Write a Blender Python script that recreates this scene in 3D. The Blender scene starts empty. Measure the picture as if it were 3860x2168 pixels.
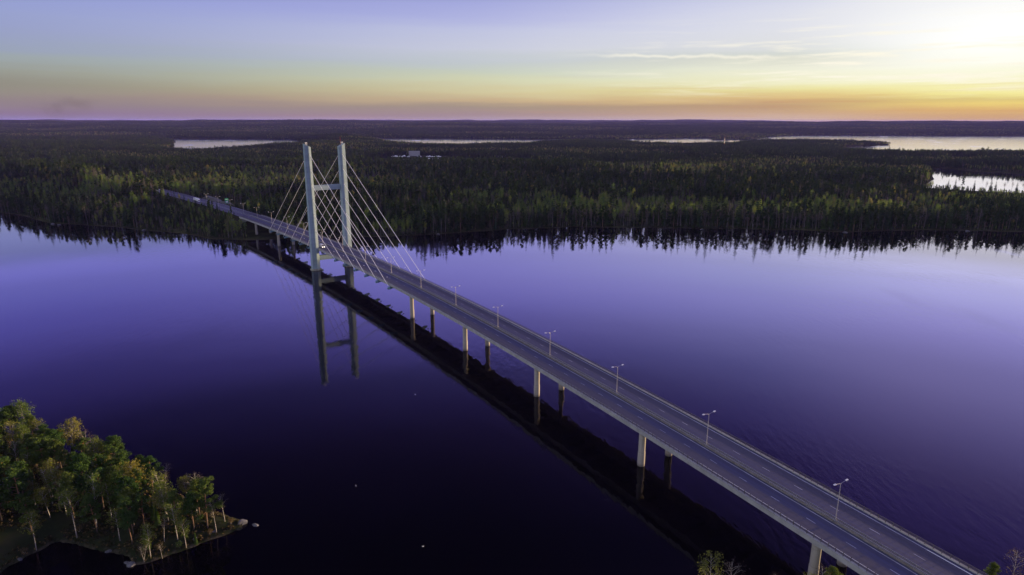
import bpy, bmesh, math, random
import numpy as np
from math import radians, sin, cos, pi
from mathutils import Matrix, Vector

random.seed(7)
RNG = np.random.default_rng(11)
SC = bpy.context.scene
COL = SC.collection

# ------------------------------------------------------------------ camera
CAM_H = 113.95
cam_d = bpy.data.cameras.new('camera')
cam = bpy.data.objects.new('camera', cam_d)
COL.objects.link(cam)
cam_d.sensor_width = 36.0
cam_d.lens = 22.735
cam_d.clip_start = 1.0
cam_d.clip_end = 80000.0
cam.matrix_world = (Matrix.Translation((0, 0, CAM_H)) @ Matrix.Rotation(radians(90 - 14.5106), 4, 'X')
                    @ Matrix.Rotation(radians(0.0758), 4, 'Z'))
SC.camera = cam

# ------------------------------------------------------------------ light
SUN_AZ, SUN_EL = 64.5, 2.3
sun_d = bpy.data.lights.new('sun', 'SUN')
sun_d.energy = 5.0
sun_d.angle = radians(1.0)
sun_d.color = (1.0, 0.72, 0.36)
sun = bpy.data.objects.new('sun', sun_d)
COL.objects.link(sun)
_sd = Vector((sin(radians(SUN_AZ)) * cos(radians(SUN_EL)), cos(radians(SUN_AZ)) * cos(radians(SUN_EL)), sin(radians(SUN_EL))))
sun.rotation_euler = _sd.to_track_quat('Z', 'Y').to_euler()
sun.location = (0, 0, 300)

SC.view_settings.view_transform = 'Standard'
SC.view_settings.look = 'None'
SC.view_settings.exposure = 1.0
SC.view_settings.gamma = 1.0
SC.view_settings.use_curve_mapping = False
SC.cycles.volume_bounces = 1
SC.cycles.max_bounces = 6
SC.cycles.transparent_max_bounces = 8
SC.cycles.use_denoising = True
SC.cycles.sample_clamp_indirect = 4.0


def lin(c):
    return tuple((v / 255 / 12.92) if v / 255 <= 0.04045 else ((v / 255 + 0.055) / 1.055) ** 2.4 for v in c)


class N:
    """tiny node-building helper"""
    def __init__(self, nt):
        self.nt = nt

    def new(self, t, **kw):
        n = self.nt.nodes.new(t)
        for k, v in kw.items():
            setattr(n, k, v)
        return n

    def link(self, a, b):
        self.nt.links.new(a, b)

    def math(self, op, a, b=None, clamp=False):
        n = self.new('ShaderNodeMath', operation=op)
        n.use_clamp = clamp
        for i, v in enumerate((a, b)):
            if v is None:
                continue
            if isinstance(v, (int, float)):
                n.inputs[i].default_value = v
            else:
                self.link(v, n.inputs[i])
        return n.outputs[0]

    def mix(self, f, a, b, blend='MIX'):
        n = self.new('ShaderNodeMix', data_type='RGBA', blend_type=blend)
        n.clamp_factor = True
        for s, v in ((n.inputs[0], f), (n.inputs[6], a), (n.inputs[7], b)):
            if isinstance(v, (int, float)):
                s.default_value = v
            elif isinstance(v, tuple):
                s.default_value = (*v[:3], 1)
            else:
                self.link(v, s)
        return n.outputs[2]

    def ramp(self, fac, stops, interp='LINEAR'):
        n = self.new('ShaderNodeValToRGB')
        cr = n.color_ramp
        cr.interpolation = interp
        while len(cr.elements) > 1:
            cr.elements.remove(cr.elements[-1])
        for i, (p, c) in enumerate(stops):
            e = cr.elements[0] if i == 0 else cr.elements.new(p)
            e.position = p
            c = (c, c, c) if isinstance(c, (int, float)) else c
            e.color = (*c, 1)
        if not isinstance(fac, (int, float)):
            self.link(fac, n.inputs[0])
        return n.outputs[0]

    def smooth(self, v, a, b, lo=0.0, hi=1.0):
        n = self.new('ShaderNodeMapRange', interpolation_type='SMOOTHSTEP')
        self.link(v, n.inputs[0])
        for i, x in enumerate((a, b, lo, hi)):
            n.inputs[i + 1].default_value = x
        return n.outputs[0]

    def noise(self, vec, scale, detail=4.0, rough=0.55, out=0):
        n = self.new('ShaderNodeTexNoise')
        n.inputs['Scale'].default_value = scale
        n.inputs['Detail'].default_value = detail
        n.inputs['Roughness'].default_value = rough
        if vec is not None:
            self.link(vec, n.inputs['Vector'])
        return n.outputs[out]


# ------------------------------------------------------------------ sky
world = bpy.data.worlds.new('World')
SC.world = world
world.use_nodes = True
wn = N(world.node_tree)
world.node_tree.nodes.clear()
tc = wn.new('ShaderNodeTexCoord')
sep = wn.new('ShaderNodeSeparateXYZ')
wn.link(tc.outputs['Generated'], sep.inputs[0])
el = wn.math('MULTIPLY', wn.math('ARCSINE', sep.outputs[2]), 180 / pi)
az = wn.math('MULTIPLY', wn.math('ARCTAN2', sep.outputs[0], sep.outputs[1]), 180 / pi)
# angle away from the place of the low sun
dz = wn.math('ABSOLUTE', wn.math('SUBTRACT', az, 50.0))
dz = wn.math('MINIMUM', dz, wn.math('SUBTRACT', 360.0, dz))
cmb0 = wn.new('ShaderNodeCombineXYZ')
wn.link(wn.math('MULTIPLY', az, 0.045), cmb0.inputs[0])
wn.link(wn.math('MULTIPLY', el, 0.8), cmb0.inputs[1])
lay = wn.math('MULTIPLY', wn.math('SUBTRACT', wn.noise(cmb0.outputs[0], 1.0, 5.0, 0.6), 0.5), wn.smooth(el, 12.0, 6.0, 0.0, 1.5))
elq = wn.math('POWER', wn.math('DIVIDE', wn.math('MAXIMUM', wn.math('ADD', el, wn.math('MULTIPLY', lay, wn.smooth(el, 0.0, 1.5, 0.3, 1.0))), 0.0), 90.0), 0.5)


def P(e):
    return (e / 90.0) ** 0.5


def sky_ramp(stops):
    return wn.ramp(elq, [(P(e), c) for e, c in stops])


s8 = lambda *c: lin(c)
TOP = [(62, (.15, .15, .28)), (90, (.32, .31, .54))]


def vis(ls):
    return [(e, s8(*c_)) for e, c_ in ls]


skyL = sky_ramp(vis([(0, (142, 130, 178)), (.42, (140, 119, 150)), (1.35, (145, 131, 136)), (1.8, (146, 139, 133)), (2.35, (143, 140, 131)), (3.3, (151, 154, 147)), (4.2, (155, 165, 170)), (4.7, (152, 162, 182)),
                     (5.8, (150, 159, 199)), (7.05, (150, 160, 206)), (8.25, (145, 155, 212)), (9.46, (139, 147, 212))])
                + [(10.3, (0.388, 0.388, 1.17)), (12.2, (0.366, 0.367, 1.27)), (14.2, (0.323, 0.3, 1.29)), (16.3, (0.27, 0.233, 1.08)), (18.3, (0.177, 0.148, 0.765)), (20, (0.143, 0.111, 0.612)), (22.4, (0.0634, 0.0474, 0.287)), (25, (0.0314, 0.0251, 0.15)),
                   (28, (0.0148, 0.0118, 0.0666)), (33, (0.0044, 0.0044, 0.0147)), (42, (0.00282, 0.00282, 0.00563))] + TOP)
skyC = sky_ramp(vis([(0, (184, 165, 180)), (.42, (166, 142, 147)), (1.1, (166, 149, 134)), (1.6, (200, 176, 141)), (2.35, (213, 202, 160)), (3.3, (212, 214, 181)), (3.9, (201, 208, 192)), (4.7, (196, 203, 207)),
                     (5.8, (203, 206, 222)), (7.05, (194, 198, 226)), (8.25, (177, 181, 225)), (9.46, (164, 169, 221))])
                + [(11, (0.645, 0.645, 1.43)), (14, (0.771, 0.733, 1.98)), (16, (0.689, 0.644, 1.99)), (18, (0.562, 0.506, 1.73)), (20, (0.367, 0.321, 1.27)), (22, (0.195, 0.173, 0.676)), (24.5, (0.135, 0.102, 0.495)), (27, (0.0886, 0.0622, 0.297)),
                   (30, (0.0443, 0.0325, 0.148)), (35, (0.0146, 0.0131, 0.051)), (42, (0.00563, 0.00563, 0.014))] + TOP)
skyR = sky_ramp(vis([(0, (212, 186, 172)), (.3, (208, 177, 156)), (.65, (202, 168, 136)), (1.2, (192, 157, 123)), (1.6, (221, 189, 131)), (2.35, (235, 226, 160)), (2.9, (243, 240, 202)), (3.9, (240, 240, 220)),
                     (4.6, (222, 222, 208)), (5.0, (213, 217, 211)), (5.8, (225, 226, 228)), (7.05, (226, 227, 234)), (8.25, (222, 224, 236)), (9.46, (208, 212, 233))])
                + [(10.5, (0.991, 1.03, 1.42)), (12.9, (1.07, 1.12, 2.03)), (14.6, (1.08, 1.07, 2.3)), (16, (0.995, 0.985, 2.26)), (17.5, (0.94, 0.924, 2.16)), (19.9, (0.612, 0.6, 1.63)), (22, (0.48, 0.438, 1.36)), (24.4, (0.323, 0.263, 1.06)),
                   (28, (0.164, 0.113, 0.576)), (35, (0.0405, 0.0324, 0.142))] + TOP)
skyF = sky_ramp(vis([(0, (212, 172, 132)), (.42, (208, 166, 124)), (.75, (222, 182, 118)), (1.1, (236, 210, 124)), (1.4, (220, 198, 126)), (1.8, (244, 234, 156)), (2.5, (248, 244, 190)), (3.2, (250, 249, 222)), (4.2, (255, 255, 244))])
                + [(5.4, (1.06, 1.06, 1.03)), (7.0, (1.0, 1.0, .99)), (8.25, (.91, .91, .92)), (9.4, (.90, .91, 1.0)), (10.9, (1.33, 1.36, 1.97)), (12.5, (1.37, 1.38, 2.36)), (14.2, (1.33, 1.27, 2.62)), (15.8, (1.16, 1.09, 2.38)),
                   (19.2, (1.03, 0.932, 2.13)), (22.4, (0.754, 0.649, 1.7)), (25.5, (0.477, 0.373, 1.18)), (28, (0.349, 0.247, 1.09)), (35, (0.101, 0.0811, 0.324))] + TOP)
c = wn.mix(wn.smooth(dz, 14, 30), skyF, skyR)
c = wn.mix(wn.smooth(dz, 22, 56), c, skyC)
c = wn.mix(wn.smooth(dz, 44, 92), c, skyL)
# behind the viewer: plain dusk sky, a little brighter than ahead so the shaded sides stay readable
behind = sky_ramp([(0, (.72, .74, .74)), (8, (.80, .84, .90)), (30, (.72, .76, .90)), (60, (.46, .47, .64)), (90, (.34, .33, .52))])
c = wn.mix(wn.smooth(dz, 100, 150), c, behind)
# wisps of cloud low in the right half
cmb = wn.new('ShaderNodeCombineXYZ')
wn.link(wn.math('MULTIPLY', az, 0.10), cmb.inputs[0])
wn.link(wn.math('MULTIPLY', el, 1.5), cmb.inputs[1])
cl1 = wn.noise(cmb.outputs[0], 1.0, 6.0, 0.6)
cmb2 = wn.new('ShaderNodeCombineXYZ')
wn.link(wn.math('MULTIPLY', az, 0.35), cmb2.inputs[0])
wn.link(wn.math('MULTIPLY', el, 0.4), cmb2.inputs[1])
cl2 = wn.noise(cmb2.outputs[0], 1.0, 3.0, 0.5)
band = wn.math('MULTIPLY', wn.smooth(el, 1.0, 3.5), wn.smooth(el, 8.5, 5.0))
wisp = wn.math('MULTIPLY', wn.smooth(cl1, 0.50, 0.66), wn.math('MULTIPLY', band, wn.smooth(az, 0, 28)))
# the one long thin streak
line = wn.math('SUBTRACT', el, wn.math('ADD', 5.02, wn.math('ADD', wn.math('MULTIPLY', wn.math('SUBTRACT', az, 14.0), -.028), wn.math('MULTIPLY', wn.math('SUBTRACT', cl2, 0.5), 0.9))))
strk = wn.math('MULTIPLY', wn.smooth(wn.math('ABSOLUTE', line), 0.20, 0.0),
               wn.math('MULTIPLY', wn.smooth(az, 5.5, 10), wn.smooth(az, 24, 19)))
cl = wn.math('MINIMUM', wn.math('ADD', wn.math('MULTIPLY', wisp, 0.9), wn.math('MULTIPLY', strk, 0.6)), 1.0)
c = wn.mix(cl, c, (1.0, 0.95, 0.80))
# dusky bars just above the horizon
cmb3 = wn.new('ShaderNodeCombineXYZ')
wn.link(wn.math('MULTIPLY', az, 0.06), cmb3.inputs[0])
wn.link(wn.math('MULTIPLY', el, 2.2), cmb3.inputs[1])
bars = wn.noise(cmb3.outputs[0], 1.0, 5.0, 0.55)
barf = wn.math('MULTIPLY', wn.smooth(bars, 0.50, 0.72), wn.math('MULTIPLY', wn.smooth(el, 4.5, 1.2), wn.smooth(az, -40, 30)))
c = wn.mix(wn.math('MULTIPLY', barf, 0.35), c, s8(205, 150, 110))
nish = wn.new('ShaderNodeTexSky', sky_type='NISHITA')
nish.sun_disc = False
nish.sun_elevation = radians(SUN_EL)
nish.sun_rotation = radians(SUN_AZ)
c = wn.mix(1.0, c, wn.mix(1.0, nish.outputs[0], (0.002, 0.002, 0.002), 'MULTIPLY'), 'ADD')
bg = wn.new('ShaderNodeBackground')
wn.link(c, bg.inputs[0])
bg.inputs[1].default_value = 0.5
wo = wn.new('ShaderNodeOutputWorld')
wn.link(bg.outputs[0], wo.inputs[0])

# ------------------------------------------------------------------ materials


def new_mat(name):
    m = bpy.data.materials.new(name)
    m.use_nodes = True
    n = N(m.node_tree)
    b = m.node_tree.nodes['Principled BSDF']
    return m, n, b


def plain(name, col, rough=0.7, metal=0.0, noise=0.0, nscale=1.0, spec=0.5):
    m, n, b = new_mat(name)
    b.inputs['Roughness'].default_value = rough
    b.inputs['Metallic'].default_value = metal
    b.inputs['Specular IOR Level'].default_value = spec
    if noise:
        t = n.new('ShaderNodeTexCoord')
        f = n.noise(t.outputs['Object'], nscale, 5.0, 0.6)
        lo = tuple(v * (1 - noise) for v in col)
        hi = tuple(min(1, v * (1 + noise)) for v in col)
        n.link(n.ramp(f, [(0.3, lo), (0.7, hi)]), b.inputs['Base Color'])
    else:
        b.inputs['Base Color'].default_value = (*col, 1)
    return m


def emis(name, col, st):
    m, n, b = new_mat(name)
    b.inputs['Base Color'].default_value = (*col, 1)
    b.inputs['Emission Color'].default_value = (*col, 1)
    b.inputs['Emission Strength'].default_value = st
    return m


def foliage(name, cols, trans=0.25, patch=0.35):
    m, n, b = new_mat(name)
    m.node_tree.nodes.remove(b)
    oi = n.new('ShaderNodeObjectInfo')
    t = n.new('ShaderNodeTexCoord')
    col = n.ramp(oi.outputs['Random'], [(i / max(1, len(cols) - 1), c_) for i, c_ in enumerate(cols)])
    f = n.noise(t.outputs['Object'], patch, 3.0, 0.6)
    col = n.mix(n.ramp(f, [(0.35, 0.0), (0.65, 1.0)]), n.mix(1.0, col, (0.62, 0.66, 0.62), 'MULTIPLY'), n.mix(1.0, col, (1.3, 1.28, 1.2), 'MULTIPLY'))
    d = n.new('ShaderNodeBsdfDiffuse')
    tr = n.new('ShaderNodeBsdfTranslucent')
    n.link(col, d.inputs[0])
    n.link(col, tr.inputs[0])
    ms = n.new('ShaderNodeMixShader')
    ms.inputs[0].default_value = trans
    n.link(d.outputs[0], ms.inputs[1])
    n.link(tr.outputs[0], ms.inputs[2])
    n.link(ms.outputs[0], m.node_tree.nodes['Material Output'].inputs[0])
    return m


M = {}
M['concrete'] = plain('concrete', (.31, .31, .31), .85, 0, .22, .35)


def concrete(name, col, lift, var):
    m, n, b = new_mat(name)
    t = n.new('ShaderNodeTexCoord')
    se = n.new('ShaderNodeSeparateXYZ')
    n.link(t.outputs['Object'], se.inputs[0])
    fr = n.math('FRACT', n.math('DIVIDE', se.outputs[2], lift))
    joint = n.smooth(n.math('ABSOLUTE', n.math('SUBTRACT', fr, .5)), .46, .5)
    flo = n.new('ShaderNodeTexWhiteNoise', noise_dimensions='1D')
    n.link(n.math('FLOOR', n.math('DIVIDE', se.outputs[2], lift)), flo.inputs['W'])
    mp = n.new('ShaderNodeMapping')
    mp.inputs['Scale'].default_value = (1.3, 1.3, .07)
    n.link(t.outputs['Object'], mp.inputs[0])
    stk = n.noise(mp.outputs[0], 1.0, 5, .65)
    blo = n.noise(t.outputs['Object'], .35, 5, .6)
    k = n.math('ADD', n.math('MULTIPLY', n.math('SUBTRACT', flo.outputs['Value'], .5), .14), n.math('MULTIPLY', n.math('SUBTRACT', blo, .5), var))
    k = n.math('ADD', k, n.math('MULTIPLY', n.math('SUBTRACT', stk, .5), var * 1.6))
    k = n.math('SUBTRACT', n.math('ADD', 1.0, k), n.math('MULTIPLY', joint, .16))
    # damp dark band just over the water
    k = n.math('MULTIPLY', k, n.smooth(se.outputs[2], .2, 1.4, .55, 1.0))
    cc = n.new('ShaderNodeVectorMath', operation='SCALE')
    cc.inputs[0].default_value = col
    n.link(k, cc.inputs['Scale'])
    n.link(cc.outputs[0], b.inputs['Base Color'])
    b.inputs['Roughness'].default_value = .85
    return m


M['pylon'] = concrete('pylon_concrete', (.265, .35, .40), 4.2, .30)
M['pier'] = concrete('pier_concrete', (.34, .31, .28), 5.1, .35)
M['cap'] = plain('cap_concrete', (.30, .30, .24), .9, 0, .3, .4)
M['white_steel'] = plain('white_steel', (.72, .70, .74), .4, 0, .06, .5)
M['cable'] = plain('cable_sheath', (.90, .88, .94), .3)
M['blue_steel'] = plain('blue_steel', (.16, .27, .36), .5, 0, .2, .6)
M['rail'] = plain('rail_steel', (.11, .10, .10), .55, .4, .2, .8)
M['guard'] = plain('galvanised', (.36, .36, .38), .4, .7, .15, .8)
M['median'] = plain('median_paving', (.15, .145, .14), .9, 0, .3, .6)
M['paint'] = plain('road_paint', (.50, .50, .62), .6, 0, .4, .25)
M['pole'] = plain('pole_steel', (.45, .42, .42), .4, .3, .1, 1)
M['lamp_head'] = plain('lamp_housing', (.85, .85, .88), .25)
M['glass_dark'] = plain('dark_glass', (.01, .01, .014), .08)
M['tyre'] = plain('tyre', (.015, .015, .015), .9)
M['white_paint'] = plain('white_paint', (.80, .80, .84), .35, 0, .05, .7)
M['grey_paint'] = plain('grey_paint', (.25, .26, .28), .5)
M['sign_green'] = plain('sign_green', (.02, .32, .13), .45)
M['sign_white'] = plain('sign_white', (.75, .78, .78), .45)
M['red'] = plain('red_paint', (.5, .05, .03), .5)
M['rock'] = plain('granite', (.12, .115, .125), .9, 0, .45, .5)
M['boulder'] = plain('pale_granite', (.11, .11, .125), .9, 0, .5, 1.6)
M['facade'] = plain('facade', (.42, .42, .44), .8, 0, .12, .2)
M['roof'] = plain('roof_sheet', (.38, .40, .42), .6, 0, .1, .2)
M['headlight'] = emis('headlight', (1.0, .9, .7), 4.0)
M['gravel'] = plain('gravel', (.20, .15, .12), .95, 0, .3, .02)

m, n, b = new_mat('asphalt')
a = n.new('ShaderNodeAttribute', attribute_name='lat')
lat = n.math('ABSOLUTE', a.outputs['Fac'])
t = n.new('ShaderNodeTexCoord')
f1 = n.noise(t.outputs['Object'], 0.8, 6, .7)
cw = n.new('ShaderNodeMapping')
cw.inputs['Scale'].default_value = (1, 1, 1)
band_outer = n.math('MULTIPLY', n.smooth(lat, 4.9, 5.6), n.smooth(lat, 9.4, 8.9))
# wheel tracks: polished and paler, at 1.8 m either side of each lane's middle
trk = n.math('ABSOLUTE', n.math('SUBTRACT', n.math('PINGPONG', n.math('ADD', lat, 1.55), 1.75), 0.9))
trkf = n.smooth(trk, 0.55, 0.1)
colr = n.mix(band_outer, (.054, .055, .142), (.066, .058, .104))
colr = n.mix(n.math('MULTIPLY', trkf, .45), colr, (.047, .043, .075))
al = n.new('ShaderNodeAttribute', attribute_name='along')
cx_ = n.new('ShaderNodeCombineXYZ')
n.link(n.math('MULTIPLY', a.outputs['Fac'], 1.4), cx_.inputs[0])
n.link(n.math('MULTIPLY', al.outputs['Fac'], .035), cx_.inputs[1])
st1 = n.noise(cx_.outputs[0], 1.0, 5, .65)
colr = n.mix(n.math('MULTIPLY', n.smooth(st1, .45, .75), .55), colr, (.037, .035, .062))
vor = n.new('ShaderNodeTexVoronoi')
vor.inputs['Scale'].default_value = 1.0
cy_ = n.new('ShaderNodeCombineXYZ')
n.link(n.math('MULTIPLY', a.outputs['Fac'], .27), cy_.inputs[0])
n.link(n.math('MULTIPLY', al.outputs['Fac'], .022), cy_.inputs[1])
n.link(cy_.outputs[0], vor.inputs['Vector'])
sv = n.new('ShaderNodeSeparateColor')
n.link(vor.outputs['Color'], sv.inputs[0])
colr = n.mix(n.math('MULTIPLY', n.smooth(sv.outputs[0], .55, .95), .35), colr, (.086, .081, .132))
colr = n.mix(n.math('MULTIPLY', n.smooth(f1, .35, .75), .5), colr, (.080, .076, .122))
n.link(colr, b.inputs['Base Color'])
b.inputs['Roughness'].default_value = .75
M['asphalt'] = m

# water
m, n, b = new_mat('lake_water')
g = n.new('ShaderNodeNewGeometry')
mp = n.new('ShaderNodeMapping')
mp.inputs['Rotation'].default_value = (0, 0, radians(25))
mp.inputs['Scale'].default_value = (1.0, 0.35, 1.0)
n.link(g.outputs['Position'], mp.inputs['Vector'])
mp2 = n.new('ShaderNodeMapping')
mp2.inputs['Rotation'].default_value = (0, 0, radians(35))
mp2.inputs['Scale'].default_value = (1.0, 0.4, 1.0)
n.link(g.outputs['Position'], mp2.inputs['Vector'])
w1 = n.noise(mp.outputs[0], .42, 2.5, .55)
w2 = n.noise(g.outputs['Position'], .006, 3, .5)
mp3 = n.new('ShaderNodeMapping')
mp3.inputs['Rotation'].default_value = (0, 0, radians(-28))
mp3.inputs['Scale'].default_value = (.30, .05, 1.0)
n.link(g.outputs['Position'], mp3.inputs['Vector'])
w3 = n.noise(mp3.outputs[0], 1.0, 2.0, .5)
hgt = n.math('MULTIPLY', n.math('ADD', w1, n.math('MULTIPLY', w3, .55)), n.smooth(w2, .40, .62, .12, 1.0))
bp = n.new('ShaderNodeBump')
bp.inputs['Strength'].default_value = .07
bp.inputs['Distance'].default_value = 1.0
n.link(hgt, bp.inputs['Height'])
m.node_tree.nodes.remove(b)
dif = n.new('ShaderNodeBsdfDiffuse')
dif.inputs[0].default_value = (.0008, .0006, .0018, 1)
b = n.new('ShaderNodeBsdfGlossy')
b.inputs['Color'].default_value = (.93, .90, 1.0, 1)
n.link(bp.outputs[0], b.inputs['Normal'])
lw = n.new('ShaderNodeLayerWeight')
lw.inputs['Blend'].default_value = .5
# reflectance by angle, from grazing (facing = 1) to steep
rfl = n.ramp(lw.outputs['Facing'], [(0.0, .015), (.38, .03), (.55, .068), (.62, .105), (.70, .155), (.76, .24), (.80, .34), (.86, .68), (.93, .90), (1.0, 1.0)])
mxs = n.new('ShaderNodeMixShader')
n.link(rfl, mxs.inputs[0])
n.link(dif.outputs[0], mxs.inputs[1])
n.link(b.outputs[0], mxs.inputs[2])
n.link(mxs.outputs[0], m.node_tree.nodes['Material Output'].inputs[0])
spw = n.new('ShaderNodeSeparateXYZ')
n.link(g.outputs['Position'], spw.inputs[0])
# the lakes beyond the forest lie open to the wind
wind = n.smooth(spw.outputs[1], 1700, 2300, 0, 1)
cat = n.math('MULTIPLY', n.smooth(n.noise(mp2.outputs[0], .011, 3, .55), .58, .70), .09)
n.link(n.math('ADD', n.math('ADD', n.math('MULTIPLY', wind, .06), cat), .03), b.inputs['Roughness'])
n.link(n.math('MULTIPLY', n.math('SUBTRACT', 1.0, wind), n.smooth(spw.outputs[1], 280, 620, .11, .05)), bp.inputs['Strength'])
M['water'] = m

# ground
m, n, b = new_mat('forest_floor')
g = n.new('ShaderNodeNewGeometry')
f1 = n.noise(g.outputs['Position'], .0035, 6, .62)
f2 = n.noise(g.outputs['Position'], .03, 5, .7)
f3 = n.noise(g.outputs['Position'], .5, 4, .7)
cg = n.ramp(f1, [(.30, (.010, .016, .010)), (.46, (.018, .026, .013)), (.56, (.030, .034, .016)), (.68, (.040, .032, .020))])
spz = n.new('ShaderNodeSeparateXYZ')
n.link(g.outputs['Position'], spz.inputs[0])
cg = n.mix(n.smooth(f2, .45, .7), cg, n.mix(n.smooth(spz.outputs[1], 500, 700), (.050, .044, .026), (.085, .090, .040)))
cg = n.mix(n.smooth(f3, .5, .7), cg, (.030, .040, .016))
sz = n.new('ShaderNodeSeparateXYZ')
n.link(g.outputs['Position'], sz.inputs[0])
cg = n.mix(n.math('MULTIPLY', n.smooth(sz.outputs[2], .55, .15), n.smooth(f3, .40, .62)), cg, (.075, .062, .048))
n.link(cg, b.inputs['Base Color'])
b.inputs['Roughness'].default_value = 1.0
b.inputs['Specular IOR Level'].default_value = 0.0
M['ground'] = m

# bark
m, n, b = new_mat('birch_bark')
t = n.new('ShaderNodeTexCoord')
mp = n.new('ShaderNodeMapping')
mp.inputs['Scale'].default_value = (1, 1, 2.4)
n.link(t.outputs['Object'], mp.inputs[0])
n.link(n.ramp(n.noise(mp.outputs[0], 1.6, 4, .7), [(.40, (.46, .43, .40)), (.52, (.36, .33, .30)), (.60, (.07, .06, .05))]), b.inputs['Base Color'])
b.inputs['Roughness'].default_value = .8
M['birch_bark'] = m
m, n, b = new_mat('pine_bark')
t = n.new('ShaderNodeTexCoord')
se = n.new('ShaderNodeSeparateXYZ')
n.link(t.outputs['Generated'], se.inputs[0])
fz = n.math('ADD', se.outputs[2], n.math('MULTIPLY', n.noise(t.outputs['Object'], 1.5, 4, .6), .3))
n.link(n.ramp(fz, [(.30, (.085, .062, .05)), (.62, (.34, .17, .085)), (1.0, (.36, .18, .085))]), b.inputs['Base Color'])
b.inputs['Roughness'].default_value = .9
M['pine_bark'] = m
M['spruce_bark'] = plain('spruce_bark', (.07, .055, .045), .95)
M['far_pine_bark'] = plain('far_pine_bark', (.13, .085, .06), .95)
M['far_birch_bark'] = plain('far_birch_bark', (.15, .135, .135), .9)
M['f_spruce'] = foliage('spruce_needles', [(.020, .040, .019), (.031, .056, .024), (.046, .072, .028)], .15)
M['f_pine'] = foliage('pine_needles', [(.055, .105, .032), (.075, .125, .036), (.105, .140, .036)], .3)
M['f_birch'] = foliage('birch_leaves', [(.10, .15, .034), (.14, .165, .038), (.20, .18, .045)], .4)
M['f_young'] = foliage('young_leaves', [(.05, .09, .024), (.07, .115, .028), (.10, .125, .03)], .35)
M['f_bare'] = foliage('birch_twigs', [(.060, .045, .042), (.085, .062, .050), (.120, .085, .050)], .3)
M['f_dry'] = foliage('dry_bush', [(.10, .075, .04), (.15, .10, .05)], .3)

# ------------------------------------------------------------------ mesh helpers


class MB:
    def __init__(self):
        self.v, self.f, self.m, self.n = [], [], [], 0

    def add(self, v, f, mi=0):
        v = np.asarray(v, float).reshape(-1, 3)
        self.v.append(v)
        for q in f:
            self.f.append([int(i) + self.n for i in q])
            self.m.append(mi)
        self.n += len(v)

    def box(self, lo, hi, mi=0, mat=None):
        x0, y0, z0 = lo
        x1, y1, z1 = hi
        v = np.array([(x0, y0, z0), (x1, y0, z0), (x1, y1, z0), (x0, y1, z0), (x0, y0, z1), (x1, y0, z1), (x1, y1, z1), (x0, y1, z1)], float)
        if mat is not None:
            v = v @ np.array(mat)[:3, :3].T + np.array(mat)[:3, 3]
        self.add(v, [(3, 2, 1, 0), (4, 5, 6, 7), (0, 1, 5, 4), (1, 2, 6, 5), (2, 3, 7, 6), (3, 0, 4, 7)], mi)

    def tube(self, pts, rad, k=8, mi=0, cap=True):
        pts = [np.asarray(p, float) for p in pts]
        if isinstance(rad, (int, float)):
            rad = [rad] * len(pts)
        vs = []
        for i, p in enumerate(pts):
            a = pts[max(0, i - 1)]
            b_ = pts[min(len(pts) - 1, i + 1)]
            d = b_ - a
            d /= (np.linalg.norm(d) + 1e-9)
            u = np.cross(d, (0, 0, 1) if abs(d[2]) < .95 else (0, 1, 0))
            u /= np.linalg.norm(u)
            w = np.cross(d, u)
            for j in range(k):
                t_ = 2 * pi * j / k
                vs.append(p + rad[i] * (cos(t_) * u + sin(t_) * w))
        f = []
        for i in range(len(pts) - 1):
            for j in range(k):
                a, b_ = i * k + j, i * k + (j + 1) % k
                f.append((a, a + k, b_ + k, b_))
        if cap:
            f.append(list(range(k)))
            f.append(list(range((len(pts) - 1) * k, len(pts) * k))[::-1])
        self.add(vs, f, mi)

    def lathe(self, prof, k=16, mi=0, c=(0, 0)):
        vs, f = [], []
        for r, z in prof:
            for j in range(k):
                t_ = 2 * pi * j / k
                vs.append((c[0] + r * cos(t_), c[1] + r * sin(t_), z))
        for i in range(len(prof) - 1):
            for j in range(k):
                a, b_ = i * k + j, i * k + (j + 1) % k
                f.append((a, b_, b_ + k, a + k))
        f.append(list(range(k))[::-1])
        f.append(list(range((len(prof) - 1) * k, len(prof) * k)))
        self.add(vs, f, mi)

    def prism(self, poly, y0, y1, mi=0):
        """poly = [(x,z)...] extruded along y"""
        k = len(poly)
        vs = [(x, y0, z) for x, z in poly] + [(x, y1, z) for x, z in poly]
        f = [(i, (i + 1) % k, k + (i + 1) % k, k + i) for i in range(k)]
        f += [list(range(k))[::-1], list(range(k, 2 * k))]
        self.add(vs, f, mi)

    def mesh(self, name, mats, smooth=False):
        me = bpy.data.meshes.new(name)
        me.from_pydata(np.concatenate(self.v).tolist(), [], self.f)
        for mm in (mats if isinstance(mats, (list, tuple)) else [mats]):
            me.materials.append(mm)
        me.polygons.foreach_set('material_index', np.array(self.m, dtype=np.int32))
        if smooth:
            me.polygons.foreach_set('use_smooth', np.ones(len(self.f), dtype=bool))
        me.update()
        return me

    def build(self, name, mats, parent=None, smooth=False, loc=None):
        o = bpy.data.objects.new(name, self.mesh(name, mats, smooth))
        COL.objects.link(o)
        if loc is not None:
            o.location = loc
        if parent:
            o.parent = parent
        return o


def fixn(o):
    bm = bmesh.new()
    bm.from_mesh(o.data)
    bmesh.ops.recalc_face_normals(bm, faces=bm.faces)
    bm.to_mesh(o.data)
    bm.free()
    return o


def tag(o, label=None, cat=None, group=None, kind=None):
    if label:
        o['label'] = label
    if cat:
        o['category'] = cat
    if group:
        o['group'] = group
    if kind:
        o['kind'] = kind
    return o


def empty(name, loc=(0, 0, 0), rz=0.0):
    o = bpy.data.objects.new(name, None)
    COL.objects.link(o)
    o.location = loc
    o.rotation_euler = (0, 0, rz)
    o.empty_display_size = 1
    return o


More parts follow.
